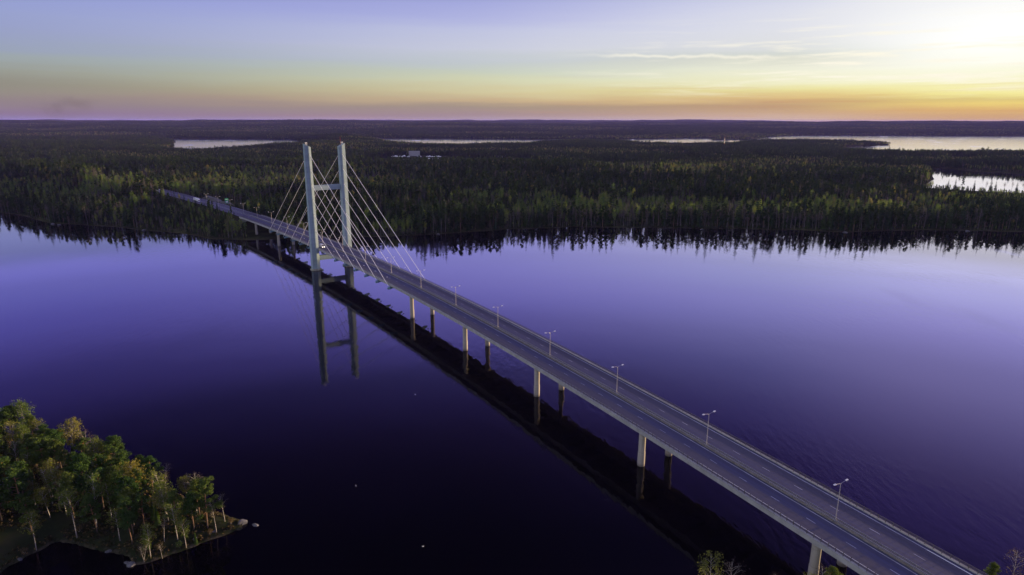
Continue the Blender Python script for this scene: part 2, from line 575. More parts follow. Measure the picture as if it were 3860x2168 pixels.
def copy_tree(o, loc=None, rz=None, scale=None, label=None, group=None):
    c_ = o.copy()
    COL.objects.link(c_)
    if loc is not None:
        c_.location = loc
    if rz is not None:
        c_.rotation_euler = (0, 0, rz)
    if scale is not None:
        c_.scale = scale if hasattr(scale, '__len__') else (scale,) * 3
    if label:
        c_['label'] = label
    if group:
        c_['group'] = group
    for ch in list(o.children):
        d = ch.copy()
        COL.objects.link(d)
        d.parent = c_
        for g_ in list(ch.children):
            e = g_.copy()
            COL.objects.link(e)
            e.parent = d
    return c_


# smooth lattice noise on arrays
_TAB = RNG.random((256, 256))


def vnoise(x, y):
    xi = np.floor(x).astype(int)
    yi = np.floor(y).astype(int)
    fx = x - xi
    fy = y - yi
    fx = fx * fx * (3 - 2 * fx)
    fy = fy * fy * (3 - 2 * fy)
    a_ = _TAB[xi & 255, yi & 255]
    b_ = _TAB[(xi + 1) & 255, yi & 255]
    c_ = _TAB[xi & 255, (yi + 1) & 255]
    d_ = _TAB[(xi + 1) & 255, (yi + 1) & 255]
    return (a_ * (1 - fx) + b_ * fx) * (1 - fy) + (c_ * (1 - fx) + d_ * fx) * fy


def fbm(x, y, o=4):
    s, w, t_ = 0, .5, 0
    for i in range(o):
        s = s + w * vnoise(x * 2 ** i + 17.3 * i, y * 2 ** i + 5.1 * i)
        t_ += w
        w *= .5
    return s / t_


# ------------------------------------------------------------------ bridge alignment (a gentle curve)
PSI = -0.562883
BX, BY = 87.80, 147.66
DV = np.array([sin(PSI), cos(PSI)])
NV = np.array([DV[1], -DV[0]])
C2 = -1.37374


def lat_off(s):
    return C2 * ((s - 220) / 100) ** 2


def deck_z(s):
    s = min(s, 850) if np.isscalar(s) else np.minimum(s, 850)
    return 15.33 + .860 * s / 100 - .115 * (s / 100) ** 2


def BP(s, l, dz=0.0, z=None):
    l = l + lat_off(s)
    return np.array([BX + DV[0] * s + NV[0] * l, BY + DV[1] * s + NV[1] * l, deck_z(s) + dz if z is None else z])


def brot(s):
    k = 2 * C2 * (s - 220) / 1e4
    t_ = DV + NV * k
    return math.atan2(-t_[0], t_[1])


def sweep(mb, prof, ss, mi=0, closed=True, lats=None):
    k = len(prof)
    vs = []
    for s in ss:
        for l, z in prof:
            vs.append(BP(s, l, z))
            if lats is not None:
                lats.append(l)
    f = []
    for i in range(len(ss) - 1):
        for j in range(k if closed else k - 1):
            a_, b_ = i * k + j, i * k + (j + 1) % k
            f.append((a_, a_ + k, b_ + k, b_))
    if closed:
        f.append(list(range(k)))
        f.append(list(range((len(ss) - 1) * k, len(ss) * k))[::-1])
    mb.add(vs, f, mi)


# ------------------------------------------------------------------ land and water
FAR = [(-6000, 1500), (-1500, 900), (-900, 840), (-643, 809), (-610, 796), (-517, 724), (-439, 706), (-395, 684), (-344, 664), (-294, 630), (-255, 624),
       (-221, 630), (-148, 640), (-76, 659), (-14, 685), (67, 706), (120, 704), (180, 701), (250, 694), (309, 687), (351, 673), (395, 684), (439, 690), (490, 683),
       (543, 678), (700, 690), (1200, 640), (6000, 900), (30000, 20000), (30000, 40000), (-30000, 40000), (-30000, 20000)]
NEAR = [(-1500, 700), (-700, 400), (-420, 300), (-230, 238), (-178, 215), (-142, 200), (-116, 187), (-96, 174), (-80, 166.5), (-78, 163), (-84, 158.5), (-90, 153.7),
        (-97, 148), (-100, 147), (-103, 150), (-109, 152.5), (-115, 154), (-122, 156.3), (-127, 156.3), (-131, 152), (-132.5, 147), (-133, 142),
        (-128, 120), (-90, 95), (-30, 100), (20, 128), (60, 134), (100, 136.5), (140, 140), (220, 152), (600, 190), (2000, 300), (2000, -600), (-1500, -600)]
LAKES = [
    [(-2120, 4060), (-1700, 4060), (-1345, 3990), (-1180, 3700), (-1010, 3150), (-920, 2720), (-1000, 2440), (-1120, 2320), (-1260, 2400), (-1400, 2660), (-1480, 2900), (-1680, 3200), (-1730, 3400), (-1900, 3680), (-2060, 3880)],
    [(-1000, 4260), (-500, 4190), (204, 4060), (330, 4230), (698, 4090), (1100, 4300), (1572, 4420), (2258, 5230), (3891, 5070), (5600, 5600), (5200, 2900), (2900, 2680),
     (2050, 2420), (1400, 2270), (1230, 2500), (1460, 2930), (1860, 3250), (1930, 3420), (1780, 3640), (1300, 3600), (1050, 3120), (760, 2960), (600, 3080), (560, 3400), (420, 3680), (260, 3640), (150, 3330), (20, 2980), (-150, 2890), (-420, 2970), (-640, 3380), (-800, 3780)],
    [(1060, 1655), (1075, 1520), (1150, 1450), (1300, 1400), (2200, 1300), (2600, 900), (1700, 880), (1000, 990), (835, 1052), (770, 1095), (722, 1135), (770, 1215), (848, 1310), (960, 1500)],
    [(-430, 1980), (-330, 1985), (-240, 1990), (-100, 1950), (60, 1930), (70, 1740), (-60, 1715), (-200, 1725), (-330, 1715), (-440, 1760)],
]


ISLES = [[(1180, 4000), (1420, 4060), (1640, 4170), (1500, 4240), (1260, 4150)]]


def seg_sdf(x, y, poly):
    P_ = np.array(poly, float)
    Q_ = np.roll(P_, -1, 0)
    best = np.full(x.shape, 1e18)
    ins = np.zeros(x.shape, bool)
    for (ax, ay), (bx, by) in zip(P_, Q_):
        dx, dy = bx - ax, by - ay
        t_ = np.clip(((x - ax) * dx + (y - ay) * dy) / (dx * dx + dy * dy), 0, 1)
        d2 = (x - ax - t_ * dx) ** 2 + (y - ay - t_ * dy) ** 2
        best = np.minimum(best, d2)
        if ay != by:
            cr = ((ay > y) != (by > y)) & (x < (bx - ax) * (y - ay) / (by - ay) + ax)
            ins ^= cr
    return np.where(ins, 1, -1) * np.sqrt(best)


def land_sdf(x, y):
    """positive on land, metres to the waterline"""
    d = seg_sdf(x, y, FAR)
    for L in LAKES:
        d = np.minimum(d, -seg_sdf(x, y, L))
    for I in ISLES:
        d = np.maximum(d, seg_sdf(x, y, I))
    d = np.maximum(d, seg_sdf(x, y, NEAR))
    r = np.hypot(x, y)
    amp = np.clip(r / 160, .9, 14)
    return d + amp * (fbm(x / (amp * 5), y / (amp * 5), 4) - .5) * 2 * np.clip(1.2 - abs(d) / 60, 0, 1)


def road_dist(x, y):
    """signed lateral distance from the highway and the chainage"""
    px, py = x - BX, y - BY
    s = px * DV[0] + py * DV[1]
    l = px * NV[0] + py * NV[1] - lat_off(s)
    return s, l


def ground_h(x, y, d=None):
    if d is None:
        d = land_sdf(x, y)
    r = np.hypot(x, y)
    near = r < 420
    up = np.where(near, 1.8 * (1 - np.exp(-d / 5)) + 5 * (1 - np.exp(-d / 45)), 1.6 * (1 - np.exp(-d / 9)) + 2.6 * (1 - np.exp(-d / 130)) + 2.5 * np.exp(-((x + 420) / 330) ** 2) * (1 - np.exp(-d / 130)) * (y < 1600))
    hill = np.clip((r - 1100) / 2500, 0, 1) * 7 + np.clip((r - 4700) / 5000, 0, 1) * 84
    far_n = fbm(x / 700 + 3.1, y / 700 + 8.7, 4)
    big_n = fbm(x / 3200 + 1.7, y / 3200 + 2.2, 4)
    h = up + hill * (1 - np.exp(-d / 350)) * (0.15 + 1.1 * (0.5 * far_n + .9 * big_n) - .1)
    h = h + np.clip((r - 5200) / 3000, 0, 1) * 60 * (np.clip(fbm(x / 1500 + 31, y / 900 + 12, 3) - .42, 0, 1)) * (1 - np.exp(-d / 350))
    roll = np.clip((y - 800) / 300, 0, 1) * np.clip((1600 - y) / 300, 0, 1) * np.clip((600 - x) / 300, .15, 1)
    h = h + roll * 30 * np.clip(fbm(x / 420 + 61, y / 300 + 22, 3) - .40, 0, .5) * (1 - np.exp(-d / 200))
    h = h + np.clip((r - 600) / 600, 0, 1) * (fbm(x / 90, y / 90, 3) - .5) * 3 * (1 - np.exp(-d / 60))
    # a wooded knoll behind the pylon
    h = h + 24 * np.exp(-(((x + 960) / 240) ** 2 + ((y - 3500) / 260) ** 2)) * (d > 0)
    h = h + 11 * np.exp(-(((x + 800) / 230) ** 2 + ((y - 2560) / 220) ** 2)) * (d > 0)
    h = np.where(d > 0, h + .12, np.maximum(-6, d * .25))
    s_, l_ = road_dist(x, y)
    h = h + 9 * np.exp(-((abs(l_) - 38) / 20) ** 2) * np.clip((s_ - 850) / 60, 0, 1) * (s_ < 1900) * (l_ < 0) * (d > 0)
    # highway embankment / cutting beyond the far abutment and at the near one
    s, l = road_dist(x, y)
    dzr = deck_z(np.clip(s, -400, 850)) - .45
    w = np.clip((np.where(s > 850, 19, 26) - abs(l)) / np.where(s > 850, 6, 11), 0, 1) * (np.clip((s - 628) / 12, 0, 1) * (s < 1900))
    h = h * (1 - w) + dzr * w
    w2 = np.clip((34 - abs(l)) / 18, 0, 1) * np.clip((-105 - s) / 15, 0, 1)
    h = h * (1 - w2) + (deck_z(np.clip(s, -400, 0)) - .45) * w2
    return h


def build_terrain():
    na, nr = 480, 680
    az_ = np.radians(np.concatenate([np.linspace(-180, -62, 50, endpoint=False), np.linspace(-62, 62, na - 100), np.linspace(62, 180, 51)[1:]]))
    na = len(az_)
    rr = 14 * (24000 / 14) ** (np.linspace(0, 1, nr))
    A, R_ = np.meshgrid(az_, rr)
    X = (R_ * np.sin(A)).ravel()
    Y = (R_ * np.cos(A)).ravel()
    d = land_sdf(X, Y)
    Z = ground_h(X, Y, d)
    V = np.stack([X, Y, Z], 1)
    V = np.vstack([V, [[0, 0, float(ground_h(np.array([0.]), np.array([0.1]))[0])]]])
    i, j = np.meshgrid(np.arange(nr - 1), np.arange(na - 1), indexing='ij')
    a_ = (i * na + j).ravel()
    F = np.stack([a_, a_ + 1, a_ + 1 + na, a_ + na], 1)
    c0 = nr * na
    tri = np.stack([np.full(na - 1, c0), np.arange(1, na), np.arange(na - 1)], 1)
    me = bpy.data.meshes.new('ground')
    me.vertices.add(len(V))
    me.vertices.foreach_set('co', V.ravel())
    lv = np.concatenate([F.ravel(), tri.ravel()])
    me.loops.add(len(lv))
    me.loops.foreach_set('vertex_index', lv.astype(np.int32))
    ls = np.concatenate([np.arange(len(F)) * 4, len(F) * 4 + np.arange(len(tri)) * 3])
    me.polygons.add(len(ls))
    me.polygons.foreach_set('loop_start', ls.astype(np.int32))
    me.update(calc_edges=True)
    me.validate()
    me.polygons.foreach_set('use_smooth', np.ones(len(me.polygons), bool))
    me.materials.append(M['ground'])
    o = bpy.data.objects.new('ground', me)
    COL.objects.link(o)
    tag(o, kind='structure')
    return o


build_terrain()
w_ = MB()
w_.add([(-25000, -3000, 0), (25000, -3000, 0), (25000, 25000, 0), (-25000, 25000, 0)], [(0, 1, 2, 3)])
tag(w_.build('water', M['water']), kind='structure')

# ------------------------------------------------------------------ bridge
S0, S1 = -125.0, 642.0
SY, WY = 423.34, 12.53
bridge = empty('cable_stayed_bridge', BP(SY, 0, z=0))
tag(bridge, 'long cable-stayed road bridge with a pale H-shaped pylon crossing the dark water', 'bridge')
bridge_parts = []


def bpart(mb, name, mats, smooth=False):
    o = mb.build(name, mats, None, smooth)
    bridge_parts.append(o)
    return o


ss = np.arange(S0, S1 + .1, 7.67)
# deck slab and edge beams
mb = MB()
sweep(mb, [(-11.2, -.02), (-11.2, -1.25), (-10.7, -1.25), (-8.6, -.75), (8.6, -.75), (10.7, -1.25), (11.2, -1.25), (11.2, -.02)], ss)
fixn(bpart(mb, 'deck', M['concrete']))
for sd in (-1, 1):
    mb = MB()
    sweep(mb, [(sd * 11.2, .004), (sd * 11.2, .20), (sd * 10.5, .20), (sd * 10.45, .004)], ss)
    fixn(bpart(mb, 'edge_beam', M['concrete']))
    mb = MB()
    sweep(mb, [(sd * 5.0, -.76), (sd * 5.2, -2.9), (sd * 7.9, -2.9), (sd * 8.1, -.76)], ss)
    fixn(bpart(mb, 'girder', M['concrete']))
mb = MB()
for s in np.arange(S0 + 6, S1, 6.6):
    a_, b_ = [BP(s, l, -.77) for l in (-4.98, 4.98)]
    c_, d_ = [BP(s + .5, l, -.77) for l in (-4.98, 4.98)]
    dn = np.array([0, 0, -1.3])
    mb.add([a_, b_, d_, c_, a_ + dn, b_ + dn, d_ + dn, c_ + dn], [(0, 1, 2, 3), (7, 6, 5, 4), (0, 4, 5, 1), (1, 5, 6, 2), (2, 6, 7, 3), (3, 7, 4, 0)])
bpart(mb, 'cross_beam', M['concrete'])


def strip(name, l0, l1, dz, mat, s0, s1, step=7.67, parts=True):
    mb = MB()
    lats = []
    ls_ = np.linspace(l0, l1, 25 if name in ('carriageway',) or l1 - l0 > 6 else 2)
    sweep(mb, [(l, dz) for l in ls_], np.arange(s0, s1 + .01, step), 0, False, lats)
    o = bpart(mb, name, mat) if parts else mb.build(name, mat)
    sarr = np.repeat(np.arange(s0, s1 + .01, step), len(ls_))
    at2 = o.data.attributes.new('along', 'FLOAT', 'POINT')
    at2.data.foreach_set('value', sarr.astype(np.float32))
    at = o.data.attributes.new('lat', 'FLOAT', 'POINT')
    at.data.foreach_set('value', np.array(lats, dtype=np.float32))
    return o


strip('carriageway', -10.44, -.8, .004, M['asphalt'], S0, S1)
strip('carriageway', .8, 10.44, .004, M['asphalt'], S0, S1)
# median kerb
mb = MB()
sweep(mb, [(-.8, .004), (-.8, .22), (.8, .22), (.8, .004)], ss)
fixn(bpart(mb, 'median', M['median']))


def guardrail(mb, l, s0, s1, post=4.0, base=.2, h=.75):
    S_ = np.arange(s0, s1 + .01, 7.67)
    sweep(mb, [(l - .04, h - .16), (l - .04, h + .16), (l + .04, h + .16), (l + .04, h - .16)], S_)
    for s in np.arange(s0 + 1, s1, post):
        p = BP(s, l)
        mb.box((-.05, -.06, base), (.05, .06, h - .16), 0, Matrix.Translation(p) @ Matrix.Rotation(brot(s), 4, 'Z'))


for sd in (-.55, .55):
    mb = MB()
    guardrail(mb, sd, S0, S1)
    fixn(bpart(mb, 'guard_rail', M['guard']))
for sd in (-1, 1):
    mb = MB()
    for hh, r in ((1.22, .055), (.95, .035), (.62, .05)):
        sweep(mb, [(sd * 10.75 - r, hh - r), (sd * 10.75 - r, hh + r), (sd * 10.75 + r, hh + r), (sd * 10.75 + r, hh - r)], ss)
    for s in np.arange(S0 + 1, S1, 1.95):
        p = BP(s, sd * 10.78)
        mb.box((-.05, -.07, .19), (.05, .07, 1.17), 0, Matrix.Translation(p) @ Matrix.Rotation(brot(s), 4, 'Z'))
    fixn(bpart(mb, 'parapet_railing', M['rail']))


def marks(mb, s0, s1):
    for sd in (-1, 1):
        for l in (9.4, 1.55):
            sweep(mb, [(sd * l - .11, .012), (sd * l + .11, .012)], np.arange(s0, s1 + .01, 7.67), 0, False)
        for s in np.arange(math.ceil((s0 - 2.2) / 11) * 11 + 2.2, s1 - 3, 11.0):
            sweep(mb, [(sd * 5.1 - .065, .012), (sd * 5.1 + .065, .012)], (s, s + 2.7), 0, False)


mb = MB()
marks(mb, S0, S1)
bpart(mb, 'lane_marking', M['paint'])
# fresh bright repaint on the outer line close to the viewer
mb = MB()
sweep(mb, [(-9.4 - .15, .016), (-9.4 + .15, .016)], np.arange(-60, 44, 7.0), 0, False)
sweep(mb, [(9.4 - .15, .016), (9.4 + .15, .016)], np.arange(-90, -12, 6.0), 0, False)
o = bpart(mb, 'fresh_edge_line', plain('fresh_paint', (.85, .85, .88), .5))
# piers
for s in (-65.9, .2, 66.4, 132.6, 198.7, 264.8, 538.0, 604.0):
    for l in (-6.54, 6.54):
        mb = MB()
        p = BP(s, l, z=0)
        zt = deck_z(s) - 2.88
        if s == 604.0:
            zb = 1.0
        else:
            zb = -4
        mb.lathe([(1.26, zb), (1.26, 5.0), (1.17, 5.25), (1.17, zt)], 24, 0)
        o = mb.build('pier', M['pier'], None, False, p)
        for pl in o.data.polygons:
            pl.use_smooth = len(pl.vertices) == 4
        bridge_parts.append(o)
# abutments
for s, dz_ in ((S1 - 3, 9.0), (S0 + 2, 9.0)):
    mb = MB()
    mb.box((-10.9, -2.5, -dz_), (10.9, 3.5, -1.27), 0, Matrix.Translation(BP(s, 0)) @ Matrix.Rotation(brot(s), 4, 'Z'))
    bpart(mb, 'abutment', M['concrete'])

# pylon
ROT = Matrix.Rotation(brot(SY), 4, 'Z')
PYZ = [88.9 - 11.35 * k for k in range(6)]


def pylon_leg(sd):
    mb = MB()
    sec = [(0.0, -2.5), (.40, -2.5), (.40, -2.1), (3.0, -1.8), (3.0, 1.8), (.40, 2.1), (.40, 2.5), (0, 2.5), (-1.7, 2.15), (-1.7, -2.15)]
    zs = [-2.0, 15, 32, 49, 66, 82, None]
    vs = []
    for z in zs:
        for u, t_ in sec:
            zz = z if z is not None else 96.7 - 2.6 * (3.0 - u) / 4.7
            k = 1.22 - .24 * max(0, zz) / 96
            vs.append((sd * u * k, t_ * k, zz))
    k = len(sec)
    f = []
    for i in range(len(zs) - 1):
        for j in range(k):
            a_, b_ = i * k + j, i * k + (j + 1) % k
            f.append((a_, b_, b_ + k, a_ + k))
    f.append(list(range((len(zs) - 1) * k, len(zs) * k)))
    mb.add(vs, f)
    o = mb.build('pylon_leg', M['pylon'])
    o.location = BP(SY, sd * WY, z=0)
    o.rotation_euler = (0, 0, brot(SY))
    fixn(o)
    bridge_parts.append(o)
    # cap at the waterline
    mb = MB()
    oct_ = [(-3.0, -3.8), (0, -4.5), (3.4, -3.6), (4.6, -1.5), (4.6, 1.5), (3.4, 3.6), (0, 4.5), (-3.0, 3.8)]
    vs = [(sd * u, t_, z) for z in (-3, .85) for u, t_ in oct_] + [(sd * u * .96, t_ * .96, 1.1) for u, t_ in oct_]
    k = 8
    f = []
    for i in range(2):
        for j in range(k):
            a_, b_ = i * k + j, i * k + (j + 1) % k
            f.append((a_, b_, b_ + k, a_ + k))
    f.append(list(range(16, 24)))
    mb.add(vs, f)
    c_ = mb.build('pier_cap', M['cap'])
    c_.location = BP(SY, sd * WY, z=0)
    c_.rotation_euler = (0, 0, brot(SY))
    fixn(c_)
    bridge_parts.append(c_)
    # cable anchor plates on both faces
    for z in PYZ:
        for e in (-1, 1):
            y = e * 2.6 * (1.22 - .24 * z / 96)
            mb = MB()
            mb.box((-.35, min(y, y - e * .4), z - .45), (.35, max(y, y - e * .4) + .12, z + .45))
            mb.build('anchor_plate', M['grey_paint'], o)
    # obstruction lights and small lamps down the outer face
    mb = MB()
    for dx in (0.6, 1.6):
        mb.lathe([(.16, 95.2), (.16, 97.0), (.28, 97.1), (.28, 97.6), (.1, 97.75)], 8, 0, (sd * dx, -.4))
    mb.build('obstruction_light', M['lamp_head'], o)
    if sd > 0:
        mb = MB()
        mb.tube([(.2, 0, 95.0), (.2, 0, 98.5), (.2, 0, 102)], [.14, .09, .05], 6)
        mb.build('antenna', M['red'], o)
    return o


for sd in (-1, 1):
    pylon_leg(sd)
mt = Matrix.Translation(BP(SY, 0, z=0)) @ ROT
mb = MB()
mb.box((-10.95, -1.35, 61.8), (10.95, 1.35, 65.6), 0, mt)
o = bpart(mb, 'pylon_crossbeam', M['pylon'])
mb = MB()
for y in (-1.2, 1.2):
    for z in (66.2, 66.7):
        mb.tube([(-10.7, y, z), (10.7, y, z)], .04, 5)
    for x in np.arange(-10.6, 10.7, 1.93):
        mb.tube([(x, y, 65.6), (x, y, 66.7)], .04, 5)
o2 = mb.build('crossbeam_railing', M['rail'])
o2.matrix_world = mt
bridge_parts.append(o2)
mb = MB()
mb.box((-10.75, -1.5, 7.6), (10.75, 1.5, 11.2), 0, mt)
bpart(mb, 'pylon_crossbeam', M['pylon'])

# stays with their outriggers
FR = [284.5 + 19.3 * k for k in range(6)]
BK = [542.0 - 19.9 * k for k in range(6)]
for sd in (-1, 1):
    for arr, e in ((FR, -1), (BK, 1)):
        for k, s in enumerate(arr):
            zt = PYZ[k]
            y = e * 2.6 * (1.22 - .24 * zt / 96)
            top = np.array((mt @ Vector((sd * WY, y, zt)))[:])
            low = BP(s, sd * 12.5, -1.2)
            dr = (low - top) / np.linalg.norm(low - top)
            end = low + dr * 2.6
            mb = MB()
            mb.tube([top, low - dr * .6], .125, 8)
            o = bpart(mb, 'stay_cable', M['cable'])
            mb = MB()
            mb.tube([low - dr * .6, end], .24, 8)
            mb.build('cable_socket', M['blue_steel'], o)
            mb = MB()
            p = BP(s - e * 1.2, 0, 0)
            mm = Matrix.Translation(p) @ Matrix.Rotation(brot(s), 4, 'Z')
            prof = [(sd * 8.15, -1.27), (sd * 10.9, -1.27), (sd * 12.9, -2.0), (sd * 12.9, -3.1), (sd * 11.8, -3.1), (sd * 8.15, -2.6)]
            m2 = MB()
            m2.prism(prof, -.45, .45)
            v = np.concatenate(m2.v)
            v = v @ np.array(mm)[:3, :3].T + np.array(mm)[:3, 3]
            mb.add(v, m2.f)
            fixn(bpart(mb, 'outrigger', M['blue_steel']))

bpy.context.view_layer.update()
binv = bridge.matrix_world.inverted()
for o in bridge_parts:
    o.parent = bridge
    o.matrix_parent_inverse = binv

# highway on land beyond
for a_, b_ in ((-10.6, -.8), (.8, 10.6)):
    tag(strip('road', a_, b_, .004, M['asphalt'], S1 + .05, 1900, 9.0, False), kind='structure')
mb = MB()
sweep(mb, [(-.8, .02), (.8, .02)], np.arange(S1 + .05, 1900, 9.0), 0, False)
tag(mb.build('road_median', M['median']), kind='structure')
mb = MB()
marks(mb, S1 + .1, 1400)
tag(mb.build('road_markings', M['paint']), kind='structure')

# ------------------------------------------------------------------ lamp posts
lp = empty('street_lamp')
tag(lp, 'x', 'street lamp', 'double lamp posts along the median')
mb = MB()
mb.lathe([(.17, .2), (.17, 1.2), (.12, 1.4), (.085, 10.3), (.08, 10.75)], 8)
mb.build('pole', M['pole'], lp)
for sd in (-1, 1):
    mb = MB()
    mb.tube([(0, 0, 10.6), (sd * .25, 0, 10.9), (sd * 1.0, 0, 11.05), (sd * 2.0, 0, 11.2)], [.06, .055, .05, .05], 6)
    o = mb.build('arm', M['pole'], lp)
    mb = MB()
    prof = [(1.85, 11.16), (1.95, 11.05), (2.75, 11.16), (2.85, 11.24), (2.7, 11.34), (2.1, 11.36), (1.9, 11.28)]
    mb.prism([(sd * x, z) for x, z in prof], -.17, .17)
    fixn(mb.build('lamp_head', M['lamp_head'], o))
mb = MB()
mb.lathe([(.34, .2), (.34, .55), (.2, .62)], 10)
mb.build('base', M['guard'], lp)
ords = ['nearest the viewer', 'second from the near end of the bridge', 'third from the near end of the bridge', 'fourth from the near end of the bridge', 'fifth from the near end of the bridge',
        'sixth from the near end, before the stays', 'seventh from the near end, among the outer stays', 'eighth from the near end, between the front stays', 'ninth from the near end, by the stays',
        'tenth from the near end, before the pylon', 'first one behind the pylon', 'second one behind the pylon', 'third one behind the pylon', 'near the outermost back stays', 'first one past the back stays',
        'second one past the back stays', 'third one past the back stays', 'next to the green road sign', 'just in front of the long white lorry']
for k in range(19):
    s = k * 44.21
    lab = 'double-armed lamp post on the bridge median, ' + ords[k]
    if k >= 15:
        lab = 'double-armed lamp post on the road median, ' + ords[k]
    p = BP(s, 0)
    if k == 0:
        lp.location = p
        lp.rotation_euler = (0, 0, brot(s))
        lp['label'] = lab
    else:
        copy_tree(lp, p, brot(s), None, lab)

# low light posts beside the stays
sp = empty('light_post')
tag(sp, 'x', 'light post', 'low floodlight posts by the stays')
mb = MB()
mb.lathe([(.07, .19), (.06, 2.6)], 6)
mb.build('pole', M['rail'], sp)
mb = MB()
mb.tube([(0, 0, 2.5), (0, .5, 2.9), (0, 1.1, 3.1)], .04, 5)
o = mb.build('arm', M['rail'], sp)
mb = MB()
mb.box((-.2, .95, 3.0), (.2, 1.45, 3.3))
mb.build('lamp_head', M['lamp_head'], o)
first = True
for sd in (-1, 1):
    for arr, e, nm in ((FR, -1, 'front'), (BK, 1, 'back')):
        for k, s in enumerate(arr):
            s2 = s - e * 6
            lab = 'short brown light post on the %s parapet by the %s of the %s stays' % ('left' if sd < 0 else 'right',
                   ('outermost', 'second', 'third', 'fourth', 'fifth', 'innermost')[k], nm)
            p = BP(s2, sd * 10.35)
            rz = brot(s2) + (pi if e < 0 else 0) + pi
            if first:
                sp.location = p
                sp.rotation_euler = (0, 0, rz)
                sp['label'] = lab
                first = False
            else:
                copy_tree(sp, p, rz, None, lab)

# ------------------------------------------------------------------ vehicles


def wheel_set(parent, spots, r=.34, w=.24):
    for x, y in spots:
        mb = MB()
        mb.tube([(x - w / 2, y, r), (x + w / 2, y, r)], r, 16)
        o = mb.build('wheel', M['tyre'], parent)
        mb = MB()
        sx = 1 if x > 0 else -1
        mb.tube([(x + sx * w / 2, y, r), (x + sx * (w / 2 + .02), y, r)], r * .6, 12)
        mb.build('rim', M['guard'], o)


def bevel(o, w=.08):
    md = o.modifiers.new('bevel', 'BEVEL')
    md.width = w
    md.segments = 2
    md.limit_method = 'ANGLE'


def side_prism(mb, poly, x0, x1, mi=0):
    """poly [(y,z)...] extruded across x"""
    k = len(poly)
    vs = [(x0, y, z) for y, z in poly] + [(x1, y, z) for y, z in poly]
    f = [(i, (i + 1) % k, k + (i + 1) % k, k + i) for i in range(k)] + [list(range(k))[::-1], list(range(k, 2 * k))]
    mb.add(vs, f, mi)


def tagveh(o, lab, cat):
    return tag(o, lab, cat)


# delivery van heading towards the viewer: front at -Y
van = empty('delivery_van', BP(423.5, -7.0, .012), brot(423.5))
tag(van, 'white high-roofed delivery van passing the pylon with its headlights on', 'van')
mb = MB()
side_prism(mb, [(-3.0, .45), (-3.05, 1.05), (-2.2, 1.35), (-1.35, 2.35), (-.7, 2.68), (3.0, 2.72), (3.08, 2.5), (3.1, .45)], -1.03, 1.03)
o = fixn(mb.build('body', M['white_paint'], van))
bevel(o, .12)
mb = MB()
mb.add([(-.86, -2.13, 1.46), (.86, -2.13, 1.46), (.78, -1.42, 2.30), (-.78, -1.42, 2.30)], [(0, 1, 2, 3)])
mb.v[-1][:, 1] -= .03
mb.v[-1][:, 2] += .03
mb.build('windscreen', M['glass_dark'], van)
for sd in (-1, 1):
    mb = MB()
    mb.add([(sd * 1.045, -1.85, 1.45), (sd * 1.045, -.75, 1.45), (sd * 1.045, -.75, 2.15), (sd * 1.045, -1.32, 2.15)], [(0, 1, 2, 3)])
    mb.build('side_window', M['glass_dark'], van)
    mb = MB()
    mb.box((sd * .72 - .2, -3.12, .82), (sd * .72 + .2, -3.0, 1.06))
    mb.build('headlight', M['headlight'], van)
mb = MB()
mb.box((-1.0, -3.14, .4), (1.0, -2.98, .72))
mb.build('bumper', M['grey_paint'], van)
wheel_set(van, [(-.95, -2.1), (.95, -2.1), (-.95, 2.1), (.95, 2.1)])


def lorry(name, s, l, lab, trailer=True):
    t_ = empty(name, BP(s, l, .012), brot(s))
    tag(t_, lab, 'lorry')
    mb = MB()
    side_prism(mb, [(-6.2, .5), (-6.25, 1.5), (-6.0, 2.6), (-5.4, 3.1), (-4.3, 3.3), (-4.3, .5)], -1.22, 1.22)
    o = fixn(mb.build('cab', M['white_paint'], t_))
    bevel(o, .1)
    mb = MB()
    mb.add([(-1.1, -6.22, 1.65), (1.1, -6.22, 1.65), (1.05, -5.97, 2.6), (-1.05, -5.97, 2.6)], [(0, 1, 2, 3)])
    mb.v[-1][:, 1] -= .04
    mb.build('windscreen', M['glass_dark'], o)
    mb = MB()
    mb.box((-1.27, -4.0, 1.1), (1.27, 4.0, 4.0))
    o = mb.build('cargo_box', M['white_paint'], t_)
    bevel(o, .08)
    mb = MB()
    mb.box((-.5, -6.0, .6), (.5, 3.8, 1.08))
    mb.build('chassis', M['grey_paint'], t_)
    sp_ = [(-1.05, -5.3), (1.05, -5.3), (-1.05, 1.8), (1.05, 1.8), (-1.05, 3.1), (1.05, 3.1)]
    if trailer:
        mb = MB()
        mb.box((-1.27, 5.2, 1.1), (1.27, 12.6, 4.05))
        o = mb.build('trailer_box', M['white_paint'], t_)
        bevel(o, .08)
        mb = MB()
        mb.box((-.5, 3.8, .7), (.5, 12.4, 1.08))
        mb.build('trailer_chassis', M['grey_paint'], t_)
        sp_ += [(-1.05, 6.5), (1.05, 6.5), (-1.05, 10.2), (1.05, 10.2), (-1.05, 11.5), (1.05, 11.5)]
    wheel_set(t_, sp_, .5, .3)
    for sd in (-1, 1):
        mb = MB()
        mb.box((sd * .85 - .18, -6.33, .8), (sd * .85 + .18, -6.22, 1.0))
        mb.build('headlight', M['sign_white'], t_)
    return t_


lorry('lorry', 818, -1.0 - 3.2, 'long white lorry with a trailer on the road past the bridge end')
lorry('box_lorry', 972, -8.0, 'white box lorry half hidden by trees at the far bend of the road', False)

